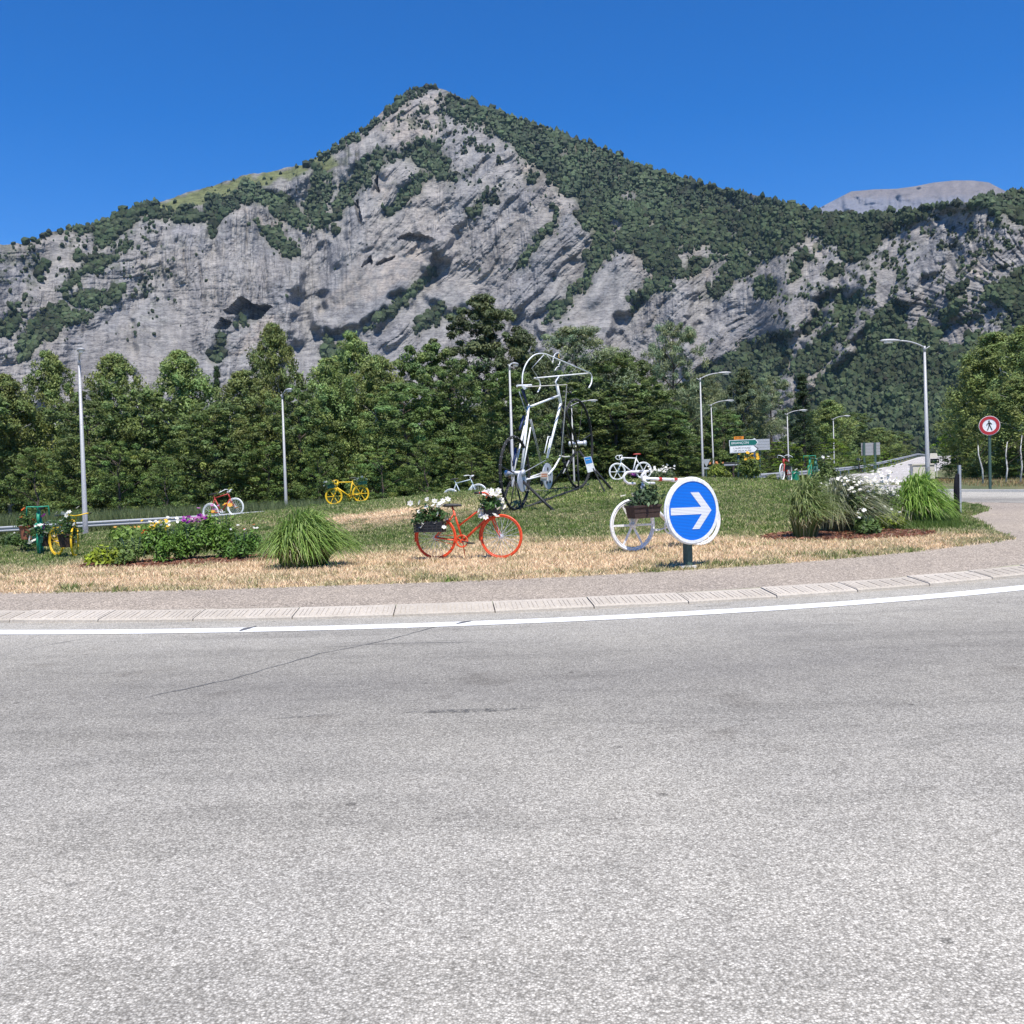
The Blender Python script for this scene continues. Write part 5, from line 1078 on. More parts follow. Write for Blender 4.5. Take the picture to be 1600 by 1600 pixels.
# back of a give way sign
Y4 = 66; p4 = grd(1104, Y4); e4 = empty('give_way_sign', p4, 'grey back of a triangular sign behind the taller lamp near the direction sign', 'road sign'); c = at(1103.5, 722, Y4) - p4; f4 = F4(c); kk = Y4 / FPX
mb = MB(); mb.prism([(-7 * kk, 4.5 * kk), (0, -7.5 * kk), (7 * kk, 4.5 * kk)], f4, .03); mb.build('panel', 'zinc', e4); mb = MB(); mb.prism([(-5.5 * kk, -8 * kk), (5.5 * kk, -8 * kk), (5.5 * kk, -11 * kk), (-5.5 * kk, -11 * kk)], f4, .03); mb.build('plate', 'zinc', e4)
mb = MB(); mb.tube([(0, .05, -.2), c + Vector((0, .06, .2))], .05, 8); mb.build('post', 'postgreen', e4)
# back of a large sign beside the climbing road
Y5 = 108; p5 = grd(1360, Y5); e5 = empty('large_sign', p5, 'grey back of a large panel sign on two posts beside the climbing road', 'road sign'); kk = Y5 / FPX; o = at(1345, 692.5, Y5) - p5; f4 = F4(o)
for i in range(4): h = 4.9 * kk; mb = MB(); mb.prism([(0, -h * (i + 1) + .02), (29 * kk, -h * (i + 1) + .02), (29 * kk, -h * i), (0, -h * i)], f4, .08); mb.build('board', 'grey', e5)
for px in (1350.5, 1367.5): a = grd(px, Y5 - .2) - p5; mb = MB(); mb.box((a + at(px, 692, Y5 - .2) - p5) / 2, (.22, .14, (at(px, 691, Y5 - .2) - p5).z - a.z)); mb.build('post', 'postgreen', e5)
# small triangular sign back beside it
p6 = grd(1342, 100); e6 = empty('triangular_sign', p6, 'small triangular sign left of the large panel sign', 'road sign'); c = at(1341, 716, 100) - p6; kk = 100 / FPX; mb = MB(); mb.prism([(-4 * kk, -4 * kk), (4 * kk, -4 * kk), (0, 4 * kk)], F4(c), .04); mb.build('panel', 'grey', e6); mb = MB(); mb.tube([(0, .06, -.2), c], .05, 6); mb.build('post', 'postgreen', e6)

# ================================================================== BICYCLES
def wheel(name, c, R, mat, parent, style, tyre, rimmat, W_=.022):
    w = empty(name); w.parent = parent; w.location = c; ax = (0, 1, 0)
    mb = MB(); mb.ring((0, 0, 0), ax, R, W_, 36, 8); mb.build('tyre', tyre, w, smooth=True)
    mb = MB(); mb.ring((0, 0, 0), ax, R - W_ * 1.4, W_ * .62, 36, 6); mb.build('rim', rimmat, w, smooth=True)
    mb = MB(); mb.tube([(0, -.05, 0), (0, .05, 0)], .022, 10); mb.disc((0, -.03, 0), ax, .034, .006, 12); mb.disc((0, .03, 0), ax, .034, .006, 12); mb.build('hub', mat if style == 'mag' else 'silver', w)
    if style == 'mag':
        sp = None
        for k in range(6):
            if sp is None: mb = MB(); mb.box((0, 0, R * .5), (.03, .012, R * .94), taper=.75); sp = mb.build('spoke', mat, w); o = sp
            else: o = sp.copy(); COL.objects.link(o); o.parent = w
            o.rotation_euler = (0, k * math.pi / 3 + .5, 0)
    else:
        sp = None
        for k in range(28):
            if sp is None: mb = MB(); mb.tube([(.02, .022, .015), (0, 0, R - .03)], .0026, 4, cap=False); sp = mb.build('spoke', style, w); o = sp
            else: o = sp.copy(); COL.objects.link(o); o.parent = w
            o.rotation_euler = (0, k * 2 * math.pi / 28, math.pi if k % 2 else 0)
            if k % 2: o.rotation_euler = (0, k * 2 * math.pi / 28, 0); o.scale = (-1, -1, 1)
    return w
def bicycle(A, B, label, mat, wheelmat=None, rimmat=None, tyre=None, style='silver', bars='drop', barmat=None, saddle='black', guards=None, frame_kind='diamond', tube_r=.017, R=.33, crank=None, fork=None, steer=0.0, tape=None, seat=True, lean=0.0, stand=False, fs=0.0, sh=.13, tw=.022):
    x = (B - A).normalized(); e = empty('bicycle', A, label, 'bicycle', 'bicycles decorating the roundabout'); sc = (B - A).length / 1.03
    y = Zv.cross(x).normalized(); z = x.cross(y); z = (z + y * lean).normalized(); y = z.cross(x).normalized()
    e.matrix_world = Matrix.Translation(A) @ Matrix(((x.x, y.x, z.x, 0), (x.y, y.y, z.y, 0), (x.z, y.z, z.z, 0), (0, 0, 0, 1))) @ Matrix.Scale(sc, 4)
    r0, f0 = Vector((0, 0, R)), Vector((1.03, 0, R)); bb = Vector((.43, 0, R - .06)); sc_ = Vector((.27, 0, .80 + fs)); ht, hb = Vector((.83, 0, .84 + fs)), Vector((.885, 0, .66 + fs))
    barmat = barmat or mat; fork = fork or mat; crank = crank or mat
    mb = MB()
    if frame_kind == 'mixte': mb.tube([ht - Vector((0, 0, .02)), bb.lerp(sc_, .42)], tube_r * .85, 8)
    else: mb.tube([ht, sc_ - Vector((0, 0, .04)) * 0], tube_r, 8)
    mb.tube([hb, bb], tube_r * 1.15, 8); mb.tube([bb, sc_ + (sc_ - bb).normalized() * .02], tube_r, 8); mb.tube([ht + (ht - hb).normalized() * .03, hb], tube_r * 1.25, 8); mb.tube([bb - Vector((0, .035, 0)), bb + Vector((0, .035, 0))], .024, 10)
    for s_ in (-1, 1):
        mb.tube([r0 + Vector((0, s_ * .055, 0)), bb + Vector((-.04, s_ * .03, 0))], tube_r * .6, 6)
        mb.tube([r0 + Vector((0, s_ * .055, 0)), (sc_ if frame_kind != 'mixte' else bb.lerp(sc_, .8)) + Vector((0, s_ * .018, -.02))], tube_r * .5, 6)
    mb.build('frame', mat, e, smooth=True)
    piv = empty('steering'); piv.parent = e; piv.location = hb
    if steer: piv.rotation_euler = (0, 0, steer)
    # (the steering pivot is a holder: its meshes are the fork, bar and front wheel)
    def loc(v): return Vector(v) - hb
    mb = MB()
    for s_ in (-1, 1): mb.tube([loc(hb + Vector((.0, s_ * .015, -.0))), loc(hb + Vector((.012, s_ * .05, -.03))), loc(hb.lerp(f0, .7) + Vector((-.018, s_ * .054, 0))), loc(f0 + Vector((0, s_ * .052, 0)))], [tube_r * .8, tube_r * .8, tube_r * .6, tube_r * .5], 6)
    fk = mb
    st = ht + Vector((-.02, 0, .07)); top = st + Vector((.075, 0, .02))
    mb = MB(); mb.tube([loc(ht), loc(st), loc(top)], tube_r * .8, 8)
    if bars == 'drop':
        for s_ in (-1, 1): mb.tube([loc(top), loc(top + Vector((0, s_ * .17, 0))), loc(top + Vector((.06, s_ * .2, -.0))), loc(top + Vector((.115, s_ * .205, -.045))), loc(top + Vector((.105, s_ * .205, -.105))), loc(top + Vector((.05, s_ * .21, -.145))), loc(top + Vector((-.06, s_ * .215, -.15)))], .0145 * (tube_r / .017) ** .6, 8)
    elif bars == 'flat':
        for s_ in (-1, 1): mb.tube([loc(top), loc(top + Vector((.0, s_ * .12, .02))), loc(top + Vector((-.02, s_ * .24, .05))), loc(top + Vector((-.09, s_ * .29, .05)))], .0135, 8)
    elif bars == 'hoop':
        for s_ in (-1, 1): mb.tube([loc(top), loc(top + Vector((0, 0, .06))), loc(top + Vector((0, s_ * .20, .07))), loc(top + Vector((0, s_ * .215, -.12)))], .017, 8)
    else:
        for s_ in (-1, 1): mb.tube([loc(top), loc(top + Vector((.02, s_ * .1, .05))), loc(top + Vector((.0, s_ * .2, .06))), loc(top + Vector((-.10, s_ * .27, .02))), loc(top + Vector((-.20, s_ * .28, -.01)))], .0135, 8)
    hbm = mb
    def keep(mbx, name, mt):
        if steer:
            Rm = Matrix.Rotation(steer, 3, 'Z'); mbx.v = [tuple(Rm @ Vector(v) + hb) for v in mbx.v]
        else: mbx.v = [tuple(Vector(v) + hb) for v in mbx.v]
        return mbx.build(name, mt, e, smooth=True)
    keep(fk, 'fork', fork); hbo = keep(hbm, 'handlebar', barmat)
    if bars in ('flat', 'riser'):
        for s_ in (-1, 1):
            a = top + (Vector((-.05, s_ * .27, .05)) if bars == 'flat' else Vector((-.12, s_ * .272, .015))); b_ = a + (Vector((-.11, s_ * .03, 0)) if bars == 'flat' else Vector((-.1, s_ * .012, -.03)))
            mb = MB(); mb.tube([loc(a), loc(b_)], .018, 8); mb = keep(mb, 'grip', 'black' if barmat != 'white' else 'white'); mb.parent = hbo
    bpy.data.objects.remove(piv)
    wm = wheelmat or mat; ty = tyre or 'rubber'; rm = rimmat or 'silver'
    wheel('wheel', r0, R - tw, wm, e, style, ty, rm, tw)
    fc = f0
    if steer: fc = Matrix.Rotation(steer, 3, 'Z') @ (f0 - hb) + hb
    w2 = wheel('wheel', fc, R - tw, wm, e, style, ty, rm, tw); w2.rotation_euler = (0, 0, steer)
    mb = MB(); mb.ring(bb + Vector((0, -.045, 0)), (0, 1, 0), .088, .011, 24, 6); mb.disc(bb + Vector((0, -.045, 0)), (0, 1, 0), .03, .012, 12)
    for k in range(5): a = k * 1.2566; mb.tube([bb + Vector((0, -.045, 0)), bb + Vector((math.cos(a) * .085, -.045, math.sin(a) * .085))], .006, 5)
    ck = mb.build('crankset', crank, e)
    for s_ in (-1, 1):
        d = Vector((.165, 0, -.03)) * (-s_); mb = MB(); mb.tube([bb + Vector((0, s_ * .06, 0)), bb + d + Vector((0, s_ * .07, 0))], .009, 6); mb.box(bb + d + Vector((0, s_ * .12, 0)), (.085, .09, .02)); mb.build('pedal', 'black' if crank != 'white' else 'white', ck)
    mb = MB(); mb.tube([bb + Vector((0, -.045, .088)), r0 + Vector((0, -.045, .035))], .005, 4); mb.tube([bb + Vector((0, -.045, -.088)), r0 + Vector((0, -.045, -.035))], .005, 4); mb.build('chain', 'black' if mat not in ('orange', 'yellow', 'white') else mat, e)
    if seat:
        sp = sc_ + (sc_ - bb).normalized() * sh; mb = MB(); mb.tube([sc_, sp], .0125, 8); mb.build('seat_post', mat, e)
        V = []; prof = [(-.14, .02, .01), (-.13, .075, .03), (-.07, .085, .035), (0, .05, .035), (.08, .024, .03), (.14, .017, .02), (.15, .006, .01)]
        for (q, w, h) in prof:
            for (sy, sz) in ((-1, -.3), (-.75, .75), (0, 1), (.75, .75), (1, -.3), (0, -.5)): V.append(sp + Vector((q, sy * w, .02 + sz * h)))
        n = 6; F = [(i * n + j, i * n + (j + 1) % n, (i + 1) * n + (j + 1) % n, (i + 1) * n + j) for i in range(len(prof) - 1) for j in range(n)] + [tuple(range(n)), tuple((len(prof) - 1) * n + j for j in range(n))[::-1]]
        mb = MB(); mb.add(V, F); mb.build('saddle', saddle, e, smooth=True)
    if guards:
        for (c, a0, a1, st_) in ((r0, -1.75, .75, 0), (f0, -1.75, -.1, steer)):
            mb = MB(); n = 20; V = []
            for i in range(n + 1):
                a = a0 + (a1 - a0) * i / n
                for (sy, rr) in ((-.022, R + .006), (-.011, R + .016), (.011, R + .016), (.022, R + .006)): V.append(Vector((math.sin(a) * rr, sy, math.cos(a) * rr)) + c)
            V = [Matrix.Rotation(st_, 3, 'Z') @ (v - hb) + hb if st_ else v for v in V]
            mb.add(V, [(i * 4 + j, i * 4 + j + 1, i * 4 + 5 + j, i * 4 + 4 + j) for i in range(n) for j in range(3)]); mb.build('mudguard', guards, e, smooth=True)
    if tape:
        for q in tape:
            d = (q[1] - q[0]) if isinstance(q, tuple) else None
            mb = MB(); mb.tube([q[0], q[1]], tube_r * 1.25, 8); mb.build('tape_band', 'red', e)
    if stand:
        mb = MB(); mb.tube([bb + Vector((-.02, .05, -.02)), bb + Vector((.0, .09, -.27))], .008, 6); mb.build('kickstand', mat, e)
    return e
def planter(name, e_bike, c, d, label, mat='black', fl=((WHT, 9, .05),), seed=0, h_leaf=.24, crate=False, n=420, col=(.055, .11, .03), spread=1.15, cat='flower box', group='flower boxes on the bicycles', shape='box'):
    """box in the bicycle's coordinates c, built at top level"""
    Mx = e_bike.matrix_world; e = empty(name, (0, 0, 0), label, cat, group); e.matrix_world = Mx @ Matrix.Translation(c); L, W_, Hh = d; g = np.random.default_rng(900 + seed)
    mb = MB()
    if crate:
        for s_ in (-1, 1):
            for k in range(4): mb.box((0, s_ * W_ / 2, -Hh / 2 + Hh * (k + .35) / 4), (L, .01, Hh * .16))
            for k in range(4): mb.box((s_ * L / 2, 0, -Hh / 2 + Hh * (k + .35) / 4), (.01, W_, Hh * .16))
            for k in range(7): mb.box((-L / 2 + L * k / 6, s_ * (W_ / 2 + .004), 0), (.014, .008, Hh))
        mb.box((0, 0, -Hh / 2 + .01), (L, W_, .012)); mb.box((0, 0, 0), (L * .93, W_ * .9, Hh * .86)); mb.build('crate', mat, e)
    elif shape == 'pot':
        mb.tube([(0, 0, -Hh / 2), (0, 0, -Hh / 2 + .01), (0, 0, Hh / 2)], [L * .3, L * .38, L * .5], 20); mb.ring((0, 0, Hh / 2 - .02), (0, 0, 1), L * .5, .014, 20, 6); mb.build('pot', mat, e)
    else:
        mb.box((0, 0, 0), (L * .88, W_ * .88, Hh), taper=1.13)
        for s_ in (-1, 1): mb.box((0, s_ * W_ * .49, Hh * .42), (L * 1.04, .02, Hh * .16)); mb.box((s_ * L * .49, 0, Hh * .42), (.02, W_ * 1.02, Hh * .16)); mb.box((0, s_ * W_ * .465, 0), (L * .94, .012, Hh * .07))
        mb.build('box', mat, e)
    LL = []
    for k in range(6):
        q = (g.uniform(-.4, .4) * L, g.uniform(-.3, .3) * W_, Hh * .45 + h_leaf * g.uniform(.05, .35)); LL.append(leaves(n // 6, q, (L * .36 * spread, W_ * .5 * spread, h_leaf * g.uniform(.5, .95)), .036, g, np.array(col) * g.uniform(.7, 1.4)))
    V, F, tn = merge(LL); o = nmesh('foliage', V, F, 'blade', e, tint=tn); o['kind'] = 'stuff'
    for fc, cnt, r in fl:
        for k in range(cnt):
            C = np.array([[g.uniform(-.55, .55) * L * spread, g.uniform(-.75, .35) * W_, Hh * .45 + h_leaf * g.uniform(-.5, 1.05)]]); V, F, tn = flower_mesh(C, r, g, fc, 6, .25, up=(0, -.6, .6), centre=(.6, .6, .3) if fc == WHT else None); nmesh('flower', V, F, 'petal', e, tint=tn)
    return e
V3 = Vector
# front row
A, B = on(682, 874), on(784, 873); b1 = bicycle(A, B, 'orange step through bicycle with white flowers front and back', 'orange', style='silver', tyre='orange', rimmat='orange', bars='flat', guards='orange', frame_kind='mixte', crank='orange', stand=True, lean=.02, tw=.0145, sh=-.02, tube_r=.0165)
planter('flower_crate', b1, (-.03, -.17, .50), (.43, .17, .17), 'black slotted crate of white flowers behind the orange bicycle saddle', crate=True, fl=((WHT, 24, .040),), seed=1, h_leaf=.32, n=640, spread=1.3)
planter('flower_pot', b1, (.90, 0, .70), (.22, .2, .12), 'bunch of white flowers at the orange bicycle handlebar', fl=((WHT, 46, .046),), seed=2, h_leaf=.26, n=420, spread=1.6, col=(.05, .11, .025))
A, B = on(1095, 853), on(990, 862); bbv = V3((.43, 0, .27)); ht, hb, sc_ = V3((.83, 0, .90)), V3((.885, 0, .72)), V3((.27, 0, .86))
b2 = bicycle(A, B, 'white bicycle with drop bars and red tape, partly behind the blue arrow sign', 'white', style='mag', tyre='white', rimmat='white', bars='drop', crank='white', tube_r=.021, saddle='white', tw=.018, sh=-.03, tape=[(ht.lerp(sc_, .38), ht.lerp(sc_, .46)), (ht.lerp(sc_, .8), ht.lerp(sc_, .88))], fs=.06)
planter('flower_box', b2, (.97, .16, .50), (.40, .2, .16), 'brown window box of greenery on the front wheel of the white bicycle', mat='brown', fl=((WHT, 3, .04),), seed=3, h_leaf=.32, n=700, col=(.075, .12, .055), spread=1.35)
# back row
cY = crest(985) - .2; A, B = grd(1006, cY + .2), grd(965, cY); bicycle(A, B, 'white bicycle with a red saddle on the crest of the mound', 'white', style='mag', tyre='white', rimmat='white', bars='drop', crank='white', tube_r=.024, saddle='red')
cY = crest(545) - .2; A, B = grd(565, cY + .3), grd(523, cY); b4 = bicycle(A, B, 'yellow bicycle with white drop bars on the left slope of the mound', 'yellow', style='mag', tyre='yellow', rimmat='yellow', bars='drop', barmat='yellow', crank='yellow', tube_r=.022)
planter('flower_box', b4, (1.12, 0, .72), (.26, .2, .14), 'small box of white flowers on the front of the yellow drop bar bicycle', mat='darkgreen', fl=((WHT, 9, .05),), seed=4, h_leaf=.16, n=260, spread=1.5)
planter('flower_box', b4, (-.1, 0, .73), (.36, .2, .12), 'box of white flowers on the rear of the yellow drop bar bicycle', mat='darkgreen', fl=((WHT, 9, .05),), seed=5, h_leaf=.17, n=300, spread=1.5)
A, B = grd(332, 34.5), grd(371, 34.2); b5 = bicycle(A, B, 'dark red bicycle with white wheels and mudguards in front of the guardrail', 'red', style='white', tyre='white', rimmat='white', bars='riser', barmat='white', guards='white', crank='white', tube_r=.022, fork='red')
A, B = grd(707, 38.6), grd(750, 38.2); bicycle(A, B, 'pale blue bicycle half hidden behind the crest of the mound', 'paleblue', style='white', tyre='white', rimmat='white', bars='flat', barmat='white', tube_r=.018, saddle='black')
# left pair
A, B = grd(89, 20.85), grd(125, 20.25); b6 = bicycle(A, B, 'bright yellow bicycle turned toward the viewer at the left end of the island', 'yellow', style='yellow', tyre='yellow', rimmat='yellow', bars='flat', guards='yellow', crank='yellow', tube_r=.022, steer=-.7, fs=-.04)
planter('flower_pot', b6, tuple(b6.matrix_world.inverted() @ at(104, 845, 20.15)), (.36, .34, .28), 'dark round pot of white flowers hung on the left yellow bicycle', mat='brown', fl=((WHT, 11, .055),), seed=6, h_leaf=.58, n=1000, shape='pot', spread=1.8)
A, B = grd(66, 22.6), grd(61, 21.6); b7 = bicycle(A, B, 'green bicycle seen head on with a wide square handlebar, far left', 'green', style='green', tyre='green', rimmat='green', bars='hoop', crank='green', tube_r=.026)
planter('flower_pot', b7, tuple(b7.matrix_world.inverted() @ at(59, 843, 21.4)), (.20, .2, .14), 'pot of white petunias on the front of the left green bicycle', mat='darkgreen', fl=((WHT, 9, .06),), seed=7, h_leaf=.26, n=300, spread=1.4)
planter('flower_pot', b7, tuple(b7.matrix_world.inverted() @ at(43, 832, 22.6)), (.34, .3, .3), 'terracotta pot with a leafy plant beside the left green bicycle', mat='terracotta', fl=((ORA, 2, .055),), seed=8, h_leaf=.40, n=420, shape='pot', spread=1.3, col=(.08, .13, .03))
planter('flower_pot', b7, tuple(b7.matrix_world.inverted() @ at(74, 846, 22.4)), (.28, .26, .2), 'pot of purple and orange flowers between the left green and yellow bicycles', mat='brown', fl=((PUR, 5, .08), (ORA, 2, .06), (WHT, 6, .05)), seed=9, h_leaf=.42, n=420, shape='pot', spread=1.3)
# right group
cY = crest(1223) - .2; A, B = grd(1234, cY + .7), grd(1222, cY); b8 = bicycle(A, B, 'dark red bicycle with white handlebar seen nearly head on, right back', 'red', style='white', tyre='white', rimmat='white', bars='riser', barmat='white', guards=None, crank='red', tube_r=.034, fork='red')
planter('flower_pot', b8, tuple(b8.matrix_world.inverted() @ at(1243, 746, cY + .3)), (.34, .2, .44), 'green box with white blossoms beside the red bicycle on the right', mat='green', fl=((WHT, 6, .07),), seed=10, h_leaf=.10, n=120)
planter('flower_box', b8, tuple(b8.matrix_world.inverted() @ at(1231, 731, cY + .2)), (.22, .2, .14), 'dark flower box with greenery on the right red bicycle handlebar', mat='black', fl=(), seed=11, h_leaf=.2, n=240)
cY = crest(1266) - .1; A, B = grd(1268, cY + .8), grd(1265, cY); bicycle(A, B, 'green bicycle with a straight square handlebar seen head on, right back', 'green', style='green', tyre='green', rimmat='green', bars='hoop', crank='green', tube_r=.028)
A, B = grd(1277, cY + 1.1), grd(1274, cY + .3); bicycle(A, B, 'very dark green bicycle just right of the straight handlebar green one', 'darkgreen', style='darkgreen', tyre='darkgreen', rimmat='darkgreen', bars='flat', crank='darkgreen', tube_r=.045)

# ================================================================== GIANT BICYCLE SCULPTURE
RA, FA = grd(806, 25.7), grd(903, 30.0)
gx = (FA - RA); gx.z = 0; gx.normalize(); gn = Vector((gx.y, -gx.x, 0))            # in the plane, and towards the right hand side
SC = empty('giant_bicycle', RA, 'giant bicycle sculpture with a line drawn rider, white frame and black wheels', 'sculpture')
def PL(px, py, off=0.0):
    """a point of the sculpture's own plane, or of a plane off metres to its right"""
    d = ray(px, py); o = RA + gn * off - CAM; return CAM + d * (o.dot(gn) / d.dot(gn)) - RA
def gt(name, pts, r, mat, parent=None, n=8, close=False): mb = MB(); mb.tube(pts, [q_ * .7 for q_ in r] if isinstance(r, list) else r * .7, n, closed=close); return mb.build(name, mat, parent or SC, smooth=True)
def curve(pts, k=6):
    P = [Vector(p) for p in pts]; out = []
    for i in range(len(P) - 1):
        a, b_, c, d = P[max(i - 1, 0)], P[i], P[i + 1], P[min(i + 2, len(P) - 1)]
        for j in range(k):
            t_ = j / k; out.append(.5 * ((2 * b_) + (c - a) * t_ + (2 * a - 5 * b_ + 4 * c - d) * t_ ** 2 + (3 * b_ - a - 3 * c + d) * t_ ** 3))
    return out + [P[-1]]
def bigwheel(c, R, nsp):
    w = empty('wheel'); w.parent = SC; w.location = c
    mb = MB(); mb.ring((0, 0, 0), gn, R, .040, 56, 8); mb.build('tyre', 'rubber', w, smooth=True)
    mb = MB()
    for k in range(28):
        a = k * 6.2832 / 28; q = (gx * math.cos(a) + Zv * math.sin(a)); mb.tube([q * (R - .005) - gn * .045, q * (R + .043), q * (R - .005) + gn * .045], .006, 4)
    o = mb.build('clamps', 'silver', w); o['kind'] = 'stuff'
    sp = None
    for k in range(nsp):
        a = k * 2 * math.pi / nsp + .26; q = gx * math.cos(a) + Zv * math.sin(a); mb = MB(); mb.tube([q * .06, q * (R - .04)], 0.008 if k % 3 else .018, 6); mb.build('spoke', 'black', w)
    mb = MB(); mb.tube([-gn * .22, gn * .22], .06, 12); mb.tube([-gn * .26, -gn * .2], .09, 12); mb.tube([gn * .2, gn * .26], .09, 12); mb.build('hub', 'silver', w, smooth=True)
    return w
rc = PL(805, 753); fc = PL(903, 705.5); Rr = (813 - 696) / 2 / FPX * 25.9 - .04; Rf = (776 - 636) / 2 / FPX * 30.2 - .04
rc.z = Rr + .05; fc.z = (Hs((RA + fc).x, (RA + fc).y) - RA.z) + Rf + .05
bigwheel(rc, Rr, 7); bigwheel(fc, Rf, 7)
hubR, BBp = PL(810, 752), PL(851, 744); seatJ, headT, headB = PL(827, 636), PL(873.5, 618), PL(876, 630)
mb = MB(); mb.tube([seatJ, headT], .031, 10); mb.tube([headB, PL(855, 716)], .034, 10); mb.tube([PL(826, 632), PL(815, 735)], .037, 10); mb.tube([PL(829, 668, .12), PL(817, 735, .12)], .02, 8)
mb.build('frame', 'white', SC, smooth=True)
mb = MB(); mb.tube([PL(825, 644, -.1), PL(801, 745, -.1)], .03, 8); mb.tube([PL(812, 672, -.1), PL(818, 650, -.1)], .032, 8); mb.tube([PL(802, 728, -.1), PL(806, 700, -.1)], .032, 8); mb.build('seat_stay', ['white', 'navy'], SC, smooth=True)
o = [c for c in SC.children if c.name.startswith('seat_stay')][0]; o.data.polygons.foreach_set('material_index', [0] * 10 + [1] * (len(o.data.polygons) - 10))
gt('seat_stay', [PL(824, 632, .0), PL(815, 608)], .04, 'navy')
gt('chain_stay', [PL(812, 752, -.12), PL(851, 738, -.12)], .04, 'white'); gt('chain_stay', [PL(816, 751, .14), PL(849, 743, .14)], .035, 'white')
gt('fork', [headB, PL(880, 650, -.1), PL(896, 702, -.14)], [.045, .045, .035], 'black'); gt('fork', [headB, PL(885, 645, .1), PL(904, 702, .14)], [.045, .045, .035], 'black')
gt('head_tube', [PL(870, 601), headT, headB, PL(880, 641)], .06, 'white')
gt('stem', [PL(871, 606), PL(868, 597), PL(873, 588)], .035, 'white')
# handlebar lies across the plane
bc = PL(873, 588); bw = .95; hl, hr = PL(835, 591, -.55), PL(922, 583, .55)
mid = (hl + hr) / 2
gt('handlebar', [hl, hr], .03, 'white'); gt('drop', curve([hl, hl + (PL(842, 594, -.55) - hl), PL(844, 604, -.55), PL(840, 613, -.55)]), .03, 'white'); gt('drop', curve([hr, PL(924.5, 588, .55), PL(924, 598, .55), PL(920, 606, .55)]), .03, 'white')
# rider drawn with tubes: back and arms, leg, face
saddle = PL(819, 604)
gt('rider_back', curve([PL(816, 600), PL(817, 583, .0), PL(823, 567, .05), PL(833, 556, .1), PL(843, 552.5, .15), PL(853, 553.5, .2), PL(866, 559, .3)]) + [hr], .026, 'white')
gt('rider_arm', [PL(850, 554, -.1), PL(831, 575.5, -.35), PL(842, 592, -.55)], .016, 'silver')
gt('rider_leg', [PL(822, 604.5, .15), PL(885.5, 601, .3), PL(877, 712, .35)], .022, 'cream')
gt('rider_chin', [PL(853, 554, .15), PL(859, 560, .15), PL(863.5, 567.5, .15), PL(864.5, 560, .15), PL(867, 554, .15)], .017, 'white')
gt('rider_face', curve([PL(864, 562, .15), PL(866, 555, .15), PL(870, 551.5, .15), PL(874, 552, .15), PL(876.5, 555, .15)]), .015, 'white')
gt('rider_nose', [PL(874, 553, .15), PL(872, 557.5, .15), PL(875.5, 560, .15), PL(873.5, 559, .15)], .012, 'yellow')
gt('rider_mouth', curve([PL(875, 565, .15), PL(874, 569, .15), PL(872, 570, .15), PL(874, 572, .15), PL(870, 574, .15), PL(867, 579, .15)], 4), .016, 'white')
mb = MB(); V = [PL(x_, y_, o_) for o_ in (-.14, .14) for x_, y_ in ((814, 602), (825, 603), (824, 606.5), (819, 609))]; mb.add(V, [(3, 2, 1, 0), (4, 5, 6, 7), (0, 1, 5, 4), (1, 2, 6, 5), (2, 3, 7, 6), (3, 0, 4, 7)]); mb.tube([PL(808, 603), PL(830, 602)], .03, 8); mb.build('saddle', 'white', SC)
gt('seat_post', [PL(818, 608), PL(824, 634)], .035, 'black'); gt('brace', [PL(811, 612), PL(829, 664)], .018, 'steel')
# chainring, sprocket, cranks, pedals
mb = MB(); c = PL(855.5, 744, .1); mb.disc(c, gn, .36, .03, 48); ch = mb.build('chainring', 'discgrey', SC); mb = MB()
for k in range(5): a = k * 1.2566 + .4; q = (gx * math.cos(a) + Zv * math.sin(a)) * .2; mb.disc(c + q + gn * .02, gn, .045, .012, 12)
mb.build('holes', 'black', ch)
mb = MB(); c2 = PL(815.5, 752, .2); mb.disc(c2, gn, .27, .03, 40); mb.build('sprocket', 'discgrey', SC)
gt('crank', [PL(857, 742, .2), PL(866, 731, .25), PL(876, 713, .3)], [.045, .04, .03], 'white'); gt('pedal', [PL(874, 712, .3), PL(882, 714, .35), PL(890, 713.5, .4)], .03, 'cream')
gt('crank', [PL(850, 746, -.2), PL(846, 760, -.25)], .04, 'black')
gt('chain', [PL(818, 738.5, .2), PL(853, 719, .12)], .016, 'steel'); gt('chain', [PL(819, 766, .2), PL(857, 766, .12)], .008, 'steel')
mb = MB(); mb.box(PL(850.5, 744, .25), (.20, .03, .24)); pq = mb.build('plaque', 'cream', SC)
for i in range(3): mb = MB(); mb.box(PL(850.5, 741 + 3 * i, .275), (.16, .01, .035)); mb.build('print', 'terracotta' if i < 2 else 'grey', pq)
# bottle cage, twin cables
gt('bottle_cage', [PL(861, 683, .1), PL(856.5, 682, .1), PL(850.5, 708, .1), PL(855, 709, .1)], .022, 'white'); gt('bottle_cage', [PL(860, 683, .1), PL(855, 709, .1)], .018, 'white')
gt('cable', [PL(828, 655), PL(845, 725)], .014, 'steel'); gt('cable', [PL(830, 655), PL(847, 725)], .014, 'steel')
